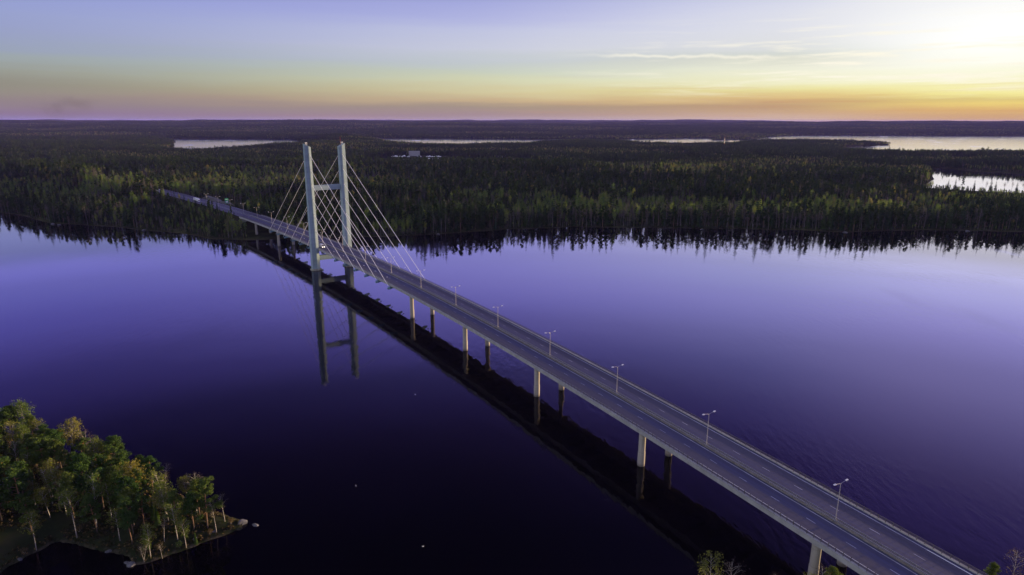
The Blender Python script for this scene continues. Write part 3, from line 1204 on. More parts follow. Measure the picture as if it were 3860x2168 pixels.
# green road sign on the right of the road
sg = empty('road_sign', BP(768, 14.2, z=deck_z(768) - .4), brot(768))
tag(sg, 'large green and white road sign on posts beside the road at the forest edge', 'road sign')
mb = MB()
mb.box((-2.1, -.06, 1.6), (2.1, .06, 7.2))
o = mb.build('panel', M['sign_green'], sg)
mb = MB()
mb.box((-1.3, -.072, 2.2), (1.3, -.062, 4.2))
mb.box((-1.6, -.072, 5.9), (.8, -.062, 6.3))
mb.build('legend', M['sign_white'], o)
for x in (-1.4, 1.4):
    mb = MB()
    mb.tube([(x, .12, -1), (x, .12, 7)], .09, 8)
    mb.build('post', M['pole'], sg)


# rock cutting on the right of the road
def rock_face(s0, s1, l0, hmax, lab):
    mb = MB()
    ns, nh = int((s1 - s0) / 1.6), 9
    vs = []
    r_ = np.random.default_rng(int(s0))
    for i in range(ns + 1):
        s = s0 + (s1 - s0) * i / ns
        env = min(1, (i + .5) / 6, (ns - i + .5) / 6)
        hh = hmax * env * (.65 + .5 * r_.random())
        for j in range(nh + 3):
            if j <= nh:
                z = hh * j / nh
                l = l0 + 1.5 * j / nh + r_.normal(0, .5)
            else:
                z = hh * (1 - .5 * (j - nh) / 2) - (0 if j < nh + 2 else 3)
                l = l0 + 1.5 + 5 * (j - nh)
            vs.append(BP(s, l, z - 1.0))
    k = nh + 3
    f = []
    for i in range(ns):
        for j in range(k - 1):
            a_ = i * k + j
            f.append((a_, a_ + k, a_ + k + 1, a_ + 1))
    mb.add(vs, f)
    o = fixn(mb.build('rock_face', M['rock']))
    o.location = (0, 0, 0)
    tag(o, lab, 'rock face')


rock_face(806, 862, 13.5, 5.0, 'longer grey blasted rock face right of the road behind the lorry')
rock_face(778, 800, 14.5, 3.5, 'short grey rock face between the longer one and the green sign')

# ------------------------------------------------------------------ tree builders


def quads_from(C_, size, r_, flat=0.0, asp=1.0):
    """random oriented quads"""
    nq = len(C_)
    u = r_.normal(size=(nq, 3))
    u[:, 2] *= (1 - flat)
    u /= np.linalg.norm(u, axis=1)[:, None]
    w = r_.normal(size=(nq, 3))
    w -= (w * u).sum(1)[:, None] * u
    w /= np.linalg.norm(w, axis=1)[:, None]
    sz = (np.asarray(size) * (.6 + .8 * r_.random(nq)))[:, None]
    a_ = u * sz * .5 * asp
    b_ = w * sz * .5
    V = np.stack([C_ - a_ - b_ * .6, C_ + a_ * .2 - b_, C_ + a_ + b_ * .5, C_ - a_ * .3 + b_], 1).reshape(-1, 3)
    F = np.arange(nq * 4).reshape(-1, 4)
    return V, F


def ellipsoid_pts(r_, nq, c_, rad, shell=.55):
    d = r_.normal(size=(nq, 3))
    d /= np.linalg.norm(d, axis=1)[:, None]
    q = r_.random(nq) ** shell
    return np.asarray(c_) + d * q[:, None] * np.asarray(rad)


def trunk_pts(r_, h, lean=.03, wob=.15, k=7):
    t_ = np.linspace(0, 1, k)
    dx, dy = r_.normal(0, lean, 2)
    x = dx * h * t_ ** 1.3 + wob * np.cumsum(r_.normal(0, .4, k)) * t_
    y = dy * h * t_ ** 1.3 + wob * np.cumsum(r_.normal(0, .4, k)) * t_
    x -= x[0]
    y -= y[0]
    return np.stack([x, y, h * t_], 1)


def at_h(tp, t_):
    z = tp[-1, 2] * t_
    return np.array([np.interp(z, tp[:, 2], tp[:, 0]), np.interp(z, tp[:, 2], tp[:, 1]), z])


def pine_parts(seed, h, crown_from=.5, wide=.2, dens=1.0, card=.30):
    r_ = np.random.default_rng(seed)
    tp = trunk_pts(r_, h, .03, .12)
    tr, cr = MB(), MB()
    tr.tube(tp + np.array([0, 0, -.3]) * (np.arange(len(tp)) == 0)[:, None], list(np.linspace(.2, .05, len(tp)) * (h / 15)), 7)
    ncl = int(20 * dens) + 4
    for i in range(ncl):
        t_ = crown_from + (1 - crown_from) * (i + .3) / ncl
        u = (t_ - crown_from) / (1 - crown_from)
        R_ = h * wide * (0.75 + .5 * u) * (1.12 - u ** 1.8) * (.35 + 1.0 * r_.random())
        an = i * 2.4 + r_.normal(0, .4)
        b0 = at_h(tp, max(.2, t_ - .05))
        tip = b0 + np.array([R_ * cos(an), R_ * sin(an), h * (.02 + .06 * r_.random())])
        if i < ncl - 1:
            tr.tube([b0, (b0 + tip) / 2 + np.array([0, 0, -.1]), tip], [.06, .04, .02], 4)
        else:
            tip = at_h(tp, .97)
        rad = h * (.034 + .036 * r_.random())
        C_ = ellipsoid_pts(r_, int(150 * dens), tip, (rad * 1.45, rad * 1.45, rad * .75))
        V, F = quads_from(C_, card, r_, .2)
        cr.add(V, F)
        C_ = ellipsoid_pts(r_, int(50 * dens), (b0 + tip * 2) / 3, (rad * .9, rad * .9, rad * .55))
        V, F = quads_from(C_, card, r_, .2)
        cr.add(V, F)
    return tr, cr


def birch_parts(seed, h, leafy=1.0, stems=1, crown_from=.45, wide=.15, lean=.05, card=.3):
    r_ = np.random.default_rng(seed)
    tr, cr = MB(), MB()
    for st in range(stems):
        hh = h * (1 - .12 * st * r_.random())
        tp = trunk_pts(r_, hh, lean + .05 * (stems > 1), .14)
        tr.tube(tp, list(np.linspace(.15, .025, len(tp)) * (h / 14)), 7)
        nb = 16
        for i in range(nb):
            t_ = crown_from + (1 - crown_from) * (i + .2) / nb
            u = (t_ - crown_from) / (1 - crown_from)
            R_ = hh * wide * (.45 + 1.0 * math.sin(pi * min(1, u * .85 + .12))) * (.6 + .6 * r_.random())
            an = i * 2.4 + r_.normal(0, .5)
            b0 = at_h(tp, t_ - .06)
            mid = b0 + np.array([.6 * R_ * cos(an), .6 * R_ * sin(an), R_ * .7])
            tip = b0 + np.array([R_ * cos(an), R_ * sin(an), R_ * .75])
            tr.tube([b0, mid, tip], [.045, .028, .012], 4)
            for w in range(3):
                q = mid + (tip - mid) * r_.random() + r_.normal(0, .15, 3)
                e = q + np.array([r_.normal(0, .4), r_.normal(0, .4), -.3 + r_.random() * .9]) * (h / 14)
                tr.tube([q, e], [.014, .006], 3, 0, False)
            nq = int(46 * leafy)
            if nq:
                C_ = ellipsoid_pts(r_, nq, mid * .45 + tip * .55, (R_ * .55 + .25, R_ * .55 + .25, R_ * .5 + .5))
                V, F = quads_from(C_, card, r_, 0)
                cr.add(V, F)
    return tr, cr


def spruce_parts(seed, h, wide=.16, nw=22, nb=8):
    r_ = np.random.default_rng(seed)
    tr, cr = MB(), MB()
    tr.tube([(0, 0, -.3), (0, 0, h * .5), (0, 0, h)], [h * .011, h * .007, .01], 6)
    for i in range(nw):
        t_ = .06 + .93 * i / (nw - 1)
        R_ = h * wide * ((1 - t_) ** .8 + .02) * (.8 + .35 * r_.random())
        for j in range(nb):
            an = 2 * pi * j / nb + i * 1.1 + r_.normal(0, .15)
            L = R_ * (.72 + .45 * r_.random())
            z = h * t_
            w = max(.12, L * .34)
            dx, dy = cos(an), sin(an)
            px, py = -dy, dx
            dr = L * (.22 + .25 * r_.random())
            v = [(0, 0, z + L * .1), (dx * L * .55 + px * w, dy * L * .55 + py * w, z - dr * .45), (dx * L, dy * L, z - dr), (dx * L * .55 - px * w, dy * L * .55 - py * w, z - dr * .45),
                 (dx * L * .6, dy * L * .6, z - dr * .3 - w * .9)]
            cr.add(v, [(0, 1, 2), (0, 2, 3), (0, 2, 4)])
    return tr, cr


def bush_parts(seed, h, card=.25, nq=260):
    r_ = np.random.default_rng(seed)
    tr, cr = MB(), MB()
    for k in range(5):
        an = k * 1.3
        tr.tube([(0, 0, -.2), (cos(an) * h * .2, sin(an) * h * .2, h * .45), (cos(an) * h * .4, sin(an) * h * .4, h * .85)], [.05, .03, .01], 4)
        C_ = ellipsoid_pts(r_, nq // 5, (cos(an) * h * .28, sin(an) * h * .28, h * .62), (h * .3, h * .3, h * .36))
        V, F = quads_from(C_, card, r_)
        cr.add(V, F)
    return tr, cr


TM = {}


def tree_proto(key, parts, bark, leaf):
    tr, cr = parts
    TM[key] = (tr.mesh(key + '_trunk', M[bark], True), cr.mesh(key + '_crown', M[leaf]), None)


for i in range(6):
    tree_proto('pine%d' % i, pine_parts(100 + i, 15, (.52, .42, .58, .35, .48, .3)[i], (.17, .20, .15, .21, .18, .22)[i], 1.15), 'pine_bark', 'f_pine')
for i in range(4):
    tree_proto('birch%d' % i, birch_parts(200 + i, 14, 1.0, (1, 1, 2, 3)[i], (.5, .42, .45, .40)[i], .13, .04), 'birch_bark', 'f_birch')
for i in range(3):
    tree_proto('bare%d' % i, birch_parts(300 + i, 13, .45, (1, 2, 1)[i], (.5, .45, .55)[i], .15, .06, .22), 'birch_bark', 'f_bare')
for i in range(2):
    tree_proto('young%d' % i, spruce_parts(400 + i, 8, .17, 26, 10), 'spruce_bark', 'f_young')
tree_proto('bush0', bush_parts(500, 3.0), 'birch_bark', 'f_dry')
tree_proto('bush1', bush_parts(501, 3.0), 'birch_bark', 'f_young')
BASEH = {'pine': 15, 'birch': 14, 'bare': 13, 'young': 8, 'bush': 3}
NAMES = {'pine': ('pine_tree', 'pine tree'), 'birch': ('birch_tree', 'birch tree'), 'bare': ('bare_tree', 'bare tree'), 'young': ('spruce_tree', 'spruce tree'), 'bush': ('shrub', 'shrub')}


def put_tree(kind, var, x, y, h, label, group=None, rz=None, tilt=None):
    z = float(ground_h(np.array([x]), np.array([y]))[0])
    z = max(z, .1)
    nm, cat = NAMES[kind]
    o = empty(nm, (x, y, z - .1), random.random() * 6.28 if rz is None else rz)
    k = h / BASEH[kind]
    o.scale = (k, k, k)
    if tilt:
        o.rotation_euler = (tilt[0], tilt[1], o.rotation_euler[2])
    tag(o, label, cat, group)
    tr, cr, _ = TM['%s%d' % (kind, var)]
    for n_, me in (('trunk', tr), ('crown', cr)):
        c_ = bpy.data.objects.new(n_, me)
        COL.objects.link(c_)
        c_.parent = o
    return o


# --- the wooded point at lower left: the trees one can single out
SPEC = [
    # kind, var, x, y, height, label
    ('pine', 3, -86.5, 161.0, 15.5, 'big rounded pine near the tip of the point, last tall crown before the boulder'),
    ('bare', 0, -83.0, 164.2, 9.0, 'bare pale-trunked birch right at the tip of the point beside the boulder'),
    ('bare', 2, -83.6, 160.0, 9.5, 'thin bare birch just left of the tip birch with its roots at the water'),
    ('birch', 1, -89.3, 154.0, 9.0, 'crooked white birch leaning out from the bank midway along the low shore'),
    ('birch', 0, -96.4, 149.2, 10.0, 'white-trunked birch bending left above the low rocky corner of the point'),
    ('bare', 1, -97.6, 148.0, 5.5, 'small bare birch closest to the lower corner rocks'),
    ('bare', 2, -93.6, 149.6, 5.0, 'short spreading bare shrub tree right of the white bending birch'),
    ('birch', 0, -129.6, 152.8, 11.5, 'slim leaning white birch at far left by the black bay'),
    ('birch', 0, -121.6, 157.6, 15.5, 'tall white birch with a pale brown crown above the black bay'),
    ('birch', 1, -118.0, 161.0, 16.5, 'tall white birch with greenish crown right of the pale brown birch'),
    ('birch', 3, -172.5, 209.5, 17.5, 'three-stemmed yellow birch, topmost tree at the upper left of the point'),
    ('birch', 0, -166.0, 207.0, 12.0, 'slim yellow-leaved birch right beside the three-stemmed one'),
    ('birch', 2, -148.0, 196.5, 15.5, 'pale gold birch standing above the pines at the back shore'),
    ('bare', 2, -138.0, 192.5, 14.0, 'dark bare tree on the back shore right of the pale gold birch'),
    ('pine', 4, -176.5, 198.0, 15.0, 'dark pine with an orange trunk cut by the left picture edge'),
    ('birch', 2, -110.8, 168.5, 15.5, 'broad yellow-green tree bulging over the back shore of the point'),
    ('pine', 0, -127.0, 186.5, 15.0, 'round-topped green pine on the back shore above the yellow-green tree'),
    ('birch', 1, -100.6, 165.6, 14.5, 'tall olive birch rising above its neighbours in the middle of the tip'),
    ('bare', 0, -92.6, 167.5, 13.0, 'dark reddish bare tree behind the gap left of the big rounded pine'),
    ('young', 0, -98.6, 151.6, 8.0, 'bushy young spruce just right of the white bending birch'),
    ('young', 1, -87.4, 155.6, 4.0, 'small yellow-green juniper-like spruce near the shore right of the crooked birch'),
    ('pine', 5, -94.0, 159.0, 12.5, 'mid-height pine left of the big rounded pine'),
    ('pine', 1, -105.5, 157.5, 12.0, 'bright green bushy pine in the front of the stand over the low shore'),
    ('bush', 0, -122.0, 159.3, 2.0, 'orange-brown dead bush on the bank above the black bay'),
    ('bush', 0, -131.5, 151.0, 2.0, 'orange-brown dead bush low at the left end of the bay'),
    ('bush', 1, -91.0, 153.6, 2.0, 'green bush at the waterline under the crooked birch'),
    ('bush', 0, -85.0, 159.3, 1.6, 'dry brown brush on the bank below the tip birches'),
    ('bush', 0, -81.0, 163.7, 1.8, 'dry brown brush touching the boulder at the tip'),
]
for k in SPEC:
    put_tree(*k)
taken = [(k[2], k[3]) for k in SPEC if k[0] != 'bush']
# the crowd of trees between them
rr_ = np.random.default_rng(5)
cnt = 0
tries = 0
while cnt < 260 and tries < 20000:
    tries += 1
    x = rr_.uniform(-225, -83)
    y = rr_.uniform(148, 240)
    d = float(land_sdf(np.array([x]), np.array([y]))[0])
    if d < 1.6 or d > 60:
        continue
    if y < 150 and x < -104:
        continue
    # the grassy glade at the far left stays open
    if x < -121 and y < 161 and rr_.random() < .88:
        continue
    if min((x - a_) ** 2 + (y - b_) ** 2 for a_, b_ in taken) < 2.5 ** 2:
        continue
    taken.append((x, y))
    q = rr_.random()
    k_ = .8 if d < 5 else 1.0
    if q < .50:
        put_tree('pine', int(rr_.integers(0, 6)), x, y, rr_.uniform(10.5, 15.5) * k_, 'green pine in the crowded stand of the wooded point', 'pines of the wooded point')
    elif q < .70:
        put_tree('young', int(rr_.integers(0, 2)), x, y, rr_.uniform(5, 12.5) * k_, 'dense green spruce in the crowded stand of the wooded point', 'spruces of the wooded point')
    elif q < .92:
        put_tree('birch', int(rr_.integers(0, 4)), x, y, rr_.uniform(9, 15) * k_, 'leafing birch mixed into the pine stand of the wooded point', 'birches of the wooded point')
    else:
        put_tree('bare', int(rr_.integers(0, 3)), x, y, rr_.uniform(8, 13) * k_, 'leafless grey birch mixed into the pine stand of the wooded point', 'leafless birches of the wooded point')
    cnt += 1

# heath, grass and twigs under the trees
ux = rr_.uniform(-235, -76, 16000)
uy = rr_.uniform(138, 235, 16000)
ud = land_sdf(ux, uy)
k_ = (ud > .25) & (ud < 60) & ((fbm(ux / 6, uy / 6, 3) > .42) | (ud < 2.0))
ux, uy, ud = ux[k_], uy[k_], ud[k_]
uz = ground_h(ux, uy, ud)
C_ = np.repeat(np.stack([ux, uy, uz + .18], 1), 5, 0) + rr_.normal(0, .35, (len(ux) * 5, 3)) * np.array([1, 1, .35])
V, F = quads_from(C_, .55, rr_, .3)
lowm = foliage('heath', [(.035, .045, .016), (.05, .04, .022)], .2, .5)
dryb = foliage('dry_grass', [(.13, .095, .045), (.17, .12, .06)], .2, .5)
half = (rr_.random(len(F)) < .18)
mb2 = MB()
mb2.v, mb2.f, mb2.m, mb2.n = [V], [list(map(int, q)) for q in F], [int(h_) for h_ in half], len(V)
tag(mb2.build('undergrowth', [lowm, dryb]), 'low heath and dry grass on the ground of the wooded point', 'undergrowth', None, 'stuff')

# --- tree tops along the bottom right
for k in [
    ('birch', 1, 47.5, 131.5, 14.0, 'yellow-green leafy birch top at the bottom edge left of the bridge reflection'),
    ('birch', 0, 43.0, 128.0, 9.5, 'low grey-green birch top left of the yellow-green one at the bottom edge'),
    ('bare', 0, 52.5, 131.0, 12.2, 'thin bare birch top right of the yellow-green birch at the bottom edge'),
    ('bare', 1, 62.5, 130.0, 9.5, 'brown twiggy tree top barely rising over the bottom edge'),
    ('birch', 2, 70.5, 130.5, 9.2, 'small bright green tree top at the bottom edge left of the nearest pier'),
    ('bare', 2, 73.5, 131.0, 9.3, 'sparse pale twigs between the green top and the nearest pier'),
    ('pine', 1, 77.3, 134.2, 9.6, 'dark round pine in front of the nearest bridge pier'),
    ('pine', 5, 83.0, 130.5, 8.4, 'dark pine top under the bridge edge right of the nearest pier'),
    ('pine', 5, 117.0, 134.5, 9.0, 'dark low pine beside the bridge railing at the bottom right'),
    ('bare', 0, 120.5, 133.0, 13.0, 'reddish leafless birch in the bottom right corner'),
    ('pine', 0, 124.5, 131.0, 10.5, 'dark pine at the right edge under the leafless birch'),
]:
    put_tree(*k)

# ------------------------------------------------------------------ boulders


def boulder(x, y, size, seed, lab, z=0.0, grp=None):
    bm = bmesh.new()
    bmesh.ops.create_icosphere(bm, subdivisions=3, radius=1)
    r_ = np.random.default_rng(seed)
    pl = r_.normal(size=(14, 3))
    pl /= np.linalg.norm(pl, axis=1)[:, None]
    off = r_.uniform(.55, .9, 14)
    for v in bm.verts:
        p = np.array(v.co)
        for q, o_ in zip(pl, off):
            e = p @ q - o_
            if e > 0:
                p = p - q * e
        p = p * (1 + .05 * r_.normal())
        v.co = Vector(p * np.array(size))
    me = bpy.data.meshes.new('boulder')
    bm.to_mesh(me)
    bm.free()
    me.materials.append(M['boulder'])
    o = bpy.data.objects.new('boulder', me)
    COL.objects.link(o)
    o.location = (x, y, z)
    o.rotation_euler = (0, 0, r_.random() * 6)
    tag(o, lab, 'boulder', grp)


boulder(-78.6, 165.2, (1.9, 1.5, 1.1), 1, 'large pale grey boulder in the water at the tip of the wooded point', .3)
boulder(-74.4, 164.4, (1.1, .7, .5), 2, 'low pale rock standing alone in the water off the tip', .1)
boulder(-100.4, 146.9, (1.4, 1.0, .7), 3, 'pale boulder at the lowest corner of the point', .2)
boulder(-102.2, 147.8, (.8, .6, .45), 4, 'small pale stone just left of the lowest corner boulder', .1)
boulder(-109.6, 152.3, (1.0, .5, .5), 5, 'flat grey stone on the bank of the black bay', .2)
boulder(-131.5, 149.0, (.9, .6, .5), 6, 'grey stone on the left bank of the black bay', .2)
boulder(-88.2, 156.5, (.9, .7, .5), 7, 'grey stone in the grass behind the small juniper-like spruce', .9)
boulder(-84.5, 160.4, (.8, .6, .5), 8, 'grey stone on the bank just below the bare tip birches', .7)
for i, (x, y) in enumerate([(-517, 722), (-505, 715), (-392, 682), (-76, 657), (350, 672), (485, 682)]):
    boulder(x, y, (3.4, 2.2, 1.2), 20 + i, 'pale stone at the foot of the far forest, ' + ('leftmost of all', 'second from left', 'left of the bridge end', 'just right of the stays', 'right of centre', 'rightmost of all')[i], .2)

# ------------------------------------------------------------------ far forest


def far_tree(kind, seed, h):
    """one low-polygon tree: trunk and crown in one mesh"""
    r_ = np.random.default_rng(seed)
    mb = MB()
    if kind == 'spruce':
        mb.tube([(0, 0, -1), (0, 0, h * .9)], [.22, .04], 4, 0, False)
        nw = 17
        for i in range(nw):
            t_ = .10 + .89 * i / (nw - 1)
            R_ = h * .135 * ((1 - t_) ** .75 + .03) * (.75 + .5 * r_.random())
            for j in range(6):
                an = 2 * pi * j / 6 + i * 1.3 + r_.normal(0, .2)
                L = R_ * (.7 + .55 * r_.random())
                w = max(.16, L * .42)
                z = h * t_
                dx, dy = cos(an), sin(an)
                dr = L * .4
                mb.add([(0, 0, z + L * .15), (dx * L * .6 - dy * w, dy * L * .6 + dx * w, z - dr * .5), (dx * L, dy * L, z - dr), (dx * L * .6 + dy * w, dy * L * .6 - dx * w, z - dr * .5),
                        (dx * L * .7, dy * L * .7, z - dr * .4 - w)], [(0, 1, 2), (0, 2, 3), (0, 2, 4)], 1)
        return mb, ['spruce_bark', 'f_spruce']
    if kind == 'pine':
        tp = trunk_pts(r_, h, .02, .1, 4)
        mb.tube(tp - np.array([0, 0, 1.0]) * (np.arange(4) == 0)[:, None], [.24, .2, .15, .06], 4, 0, False)
        for i in range(9):
            t_ = .42 + .56 * i / 8
            R_ = h * .11 * (1.2 - (i / 8) ** 2) * r_.random() ** .5
            an = i * 2.4
            C_ = ellipsoid_pts(r_, 22, at_h(tp, t_) + np.array([R_ * cos(an), R_ * sin(an), 0]), (h * .075, h * .075, h * .05))
            V, F = quads_from(C_, 1.0, r_, .3)
            mb.add(V, F, 1)
        return mb, ['far_pine_bark', 'f_pine_far']
    leaf = {'green': 'f_young_far', 'bare': 'f_bare_far', 'gold': 'f_gold_far'}[kind]
    tp = trunk_pts(r_, h, .03, .15, 5)
    mb.tube(tp - np.array([0, 0, 1.0]) * (np.arange(5) == 0)[:, None], [.17, .15, .12, .08, .03], 4, 0, False)
    for i in range(7):
        t_ = .45 + .5 * i / 7
        an = i * 2.4
        L = h * .12 * (.6 + .6 * r_.random())
        b0 = at_h(tp, t_)
        mb.tube([b0, b0 + np.array([L * cos(an), L * sin(an), L * 1.0])], [.07, .02], 3, 0, False)
    nq = {'green': 190, 'bare': 105, 'gold': 170}[kind]
    lo = .30 if kind == 'green' else .42
    C_ = ellipsoid_pts(r_, nq, (0, 0, h * (lo + .98) / 2), (h * .125, h * .125, h * (.98 - lo) / 2), .5)
    C_[:, :2] += np.stack([np.interp(C_[:, 2], tp[:, 2], tp[:, 0]), np.interp(C_[:, 2], tp[:, 2], tp[:, 1])], 1)
    V, F = quads_from(C_, .62 if kind != 'bare' else .42, r_)
    mb.add(V, F, 1)
    return mb, ['far_birch_bark', leaf]


M['f_pine_far'] = foliage('far_pine_needles', [(.026, .050, .020), (.040, .068, .025), (.058, .082, .028)], .2, .1)
M['f_young_far'] = foliage('far_young_leaves', [(.12, .20, .045), (.18, .26, .055), (.26, .30, .065)], .4, .1)
M['f_bare_far'] = foliage('far_birch_twigs', [(.095, .082, .082), (.125, .108, .098), (.15, .125, .090)], .3, .1)
M['f_gold_far'] = foliage('far_gold_leaves', [(.22, .22, .06), (.30, .25, .075)], .4, .1)
KINDS = ['spruce', 'pine', 'green', 'bare', 'gold']
NV_ = [4, 3, 3, 4, 2]
FT, FIDX = [], {}
for ki, kd in enumerate(KINDS):
    for v in range(NV_[ki]):
        hgt_ = {'spruce': 18, 'pine': 17, 'green': 15, 'bare': 15, 'gold': 14}[kd]
        mb, mats = far_tree(kd, 700 + ki * 10 + v, hgt_)
        me = mb.mesh('far_%s' % kd, [M[q] for q in mats])
        FIDX.setdefault(ki, []).append(len(FT))
        FT.append(me)
# little groups of trees for the middle and far distance
CIDX = []
for g_ in range(7):
    r_ = np.random.default_rng(900 + g_)
    mixp = [(.75, .15, .05, .05, 0), (.6, .25, .1, .05, 0), (.45, .3, .1, .15, 0), (.3, .3, .25, .13, .02), (.25, .2, .3, .2, .05), (.2, .2, .15, .35, .1), (.1, .15, .2, .2, .35)][g_]
    mb = MB()
    matl = ['spruce_bark', 'f_spruce', 'far_pine_bark', 'f_pine_far', 'far_birch_bark', 'f_young_far', 'f_bare_far', 'f_gold_far']
    remap = {}
    for q in range(9):
        ki = int(r_.choice(5, p=mixp))
        m2, mt_ = far_tree(KINDS[ki], 950 + g_ * 20 + q, {0: 17, 1: 17, 2: 14, 3: 14, 4: 14}[ki] * r_.uniform(.8, 1.15))
        v = np.concatenate(m2.v) + np.array([(q % 3 - 1) * 5.2 + r_.normal(0, 1), (q // 3 - 1) * 5.2 + r_.normal(0, 1), 0])
        base = mb.n
        mb.v.append(v)
        mb.n += len(v)
        for f_, mi in zip(m2.f, m2.m):
            mb.f.append([i + base for i in f_])
            mb.m.append(matl.index(mt_[mi]))
    CIDX.append(len(FT))
    FT.append(mb.mesh('far_group', [M[q] for q in matl]))
tmpl = bpy.data.collections.new('forest_templates')
for i, me in enumerate(FT):
    o = bpy.data.objects.new('t%03d' % i, me)
    tmpl.objects.link(o)


def scatter(r0, r1, az0, az1, cell, seed):
    r_ = np.random.default_rng(seed)
    x0, x1 = -r1 * sin(radians(-az0)) if az0 < 0 else 0, r1 * sin(radians(az1))
    xs = np.arange(x0, x1, cell)
    ys = np.arange(r0 * .55, r1, cell)
    X, Y = np.meshgrid(xs, ys)
    X = (X + r_.uniform(-.5, .5, X.shape) * cell * .95).ravel()
    Y = (Y + r_.uniform(-.5, .5, Y.shape) * cell * .95).ravel()
    R_ = np.hypot(X, Y)
    A = np.degrees(np.arctan2(X, Y))
    k = (R_ >= r0) & (R_ < r1) & (A > az0) & (A < az1)
    return X[k], Y[k]


def clear_mask(X, Y, D):
    """True where trees may stand"""
    s, l = road_dist(X, Y)
    ok = ~((abs(l) < np.where(s > 860, 11.8, 14.5)) & (s > -60) & (s < 1900))
    ok &= ~((abs(l) < 17) & (s > 560) & (s < 645))
    ok &= ~((l > 10) & (l < 30) & (s > 700) & (s < 880))          # rock cutting verge and sign
    ok &= ~((l > -24) & (l < -12) & (s > 640) & (s < 1250) & (vnoise(X / 30, Y / 30) > .62))
    ok &= ~((X > -400) & (X < -150) & (Y > 1985) & (Y < 2110))    # marina yard
    ok &= ~((X > -40) & (X < 15) & (Y > 1985) & (Y < 2030))
    ok &= ~((abs(X + 385) < 110) & (abs(Y - 2720) < 60))          # gravel pit
    cut = (fbm(X / 85 + 70, Y / 55 + 15, 3) > .605) & (Y > 770) & (Y < 2400) & (D > 60)
    ok &= ~(cut & (_TAB[(X * 7).astype(int) & 255, (Y * 5).astype(int) & 255] < .88))
    ok &= D > 1.2
    return ok


def stand(X, Y):
    """0 = old dark conifers, 1 = young leafing stand"""
    q = fbm(X / 330 + 40, Y / 150 + 7, 3) + .35 * (fbm(X / 55 + 3, Y / 55 + 9, 2) - .5)
    q = q + .30 * np.exp(-(((X - 170) / 230) ** 2 + ((Y - 815) / 55) ** 2)) + .25 * np.exp(-(((X + 640) / 300) ** 2 + ((Y - 930) / 110) ** 2))
    q = q - .22 * np.exp(-(((X + 120) / 220) ** 2 + ((Y - 800) / 90) ** 2)) - .2 * np.exp(-(((X - 260) / 400) ** 2 + ((Y - 1130) / 160) ** 2))
    q = q - .30 * np.clip((742 - Y) / 45, 0, 1) * (X > -100)
    return 1 / (1 + np.exp(-(q - .52) * 28))


def choose(X, Y, r_):
    """species index by stand"""
    st = stand(X, Y)
    b_ = fbm(X / 70 + 11, Y / 70 + 71, 3)
    g_ = fbm(X / 240 + 90, Y / 240 + 33, 2)
    q = r_.random(len(X))
    ws = 1.0 * (1 - st) + .10
    wp_ = .55 * (1 - st) + .12
    wg = 1.1 * st + .03
    wb = np.clip((b_ - .44) * 6, .10, 1) * (.75 + .5 * st) + .5 * np.clip((760 - Y) / 90, 0, 1) * (b_ > .5)
    wy = np.clip((g_ - .46) * 6, 0, 1) * .8 * (.15 + st) * np.clip((np.hypot(X, Y) - 800) / 300, .08, 1)
    W = np.stack([ws, wp_, wg, wb, wy], 1)
    W /= W.sum(1)[:, None]
    cs = np.cumsum(W, 1)
    return (q[:, None] > cs).sum(1).clip(0, 4)


r_ = np.random.default_rng(31)
# zone 1: single trees on the far shore
X, Y = scatter(560, 1500, -46, 46, 5.0, 1)
D = land_sdf(X, Y)
D2 = seg_sdf(X, Y, FAR)
k = clear_mask(X, Y, D) & (D2 > 0)
X, Y, D = X[k], Y[k], D[k]
thin = r_.random(len(X)) < np.where(D < 14, 1.0, .86)
X, Y, D = X[thin], Y[thin], D[thin]
KI = choose(X, Y, r_)
us_x, us_y = scatter(560, 900, -46, 46, 3.6, 8)
us_d = land_sdf(us_x, us_y)
k = clear_mask(us_x, us_y, us_d) & (us_d < 16) & (us_y > 560)
us_x, us_y, us_d = us_x[k], us_y[k], us_d[k]
nbig = len(X)
X, Y, D = np.concatenate([X, us_x]), np.concatenate([Y, us_y]), np.concatenate([D, us_d])
KI = np.concatenate([KI, r_.choice(5, len(us_x), p=(.42, .03, .15, .40, 0))])
small = np.arange(len(X)) >= nbig
shore = ~small & (D < 10) & (r_.random(len(X)) < .3)
KI = np.where(shore, 3, KI)
# lake C's near shore keeps only a thin row of trees
rowC = (X > 690) & (D < 45) & (Y < 1180) & (Y > 940)
keep = ~(rowC & (r_.random(len(X)) < .93))
X, Y, D, KI, small = X[keep], Y[keep], D[keep], KI[keep], small[keep]
Z = ground_h(X, Y, D)
SCL = (1.08 - .25 * stand(X, Y)) * np.clip(r_.normal(1.0, .22, len(X)), .5, 1.6) * (.80 + .40 * fbm(X / 80, Y / 80, 2)) * np.where((Y > 760) & (Y < 1100) & (X > 480), np.where((X > 640) & (Y > 830), .5, .72), 1)
_s, _l = road_dist(X, Y)
SCL = np.where((_l < 0) & (_l > -90) & (_s > 630) & (_s < 835), SCL * .66, SCL)
SCL = np.where((_l < -12) & (_l > -75) & (_s > 850) & (_s < 960), SCL * 1.2, SCL)
SCL = np.where((_l < -12) & (_l > -75) & (_s > 985) & (_s < 1700), SCL * 1.3, SCL)
SCL = np.where((KI == 0) & ((D < 30) | (r_.random(len(X)) < .1)), SCL * 1.25, SCL)
SCL = np.where(small, r_.uniform(.18, .42, len(X)), SCL)
ID = np.array([FIDX[int(q)][int(r_.integers(0, NV_[int(q)]))] for q in KI])
RZ = r_.random(len(X)) * 6.28
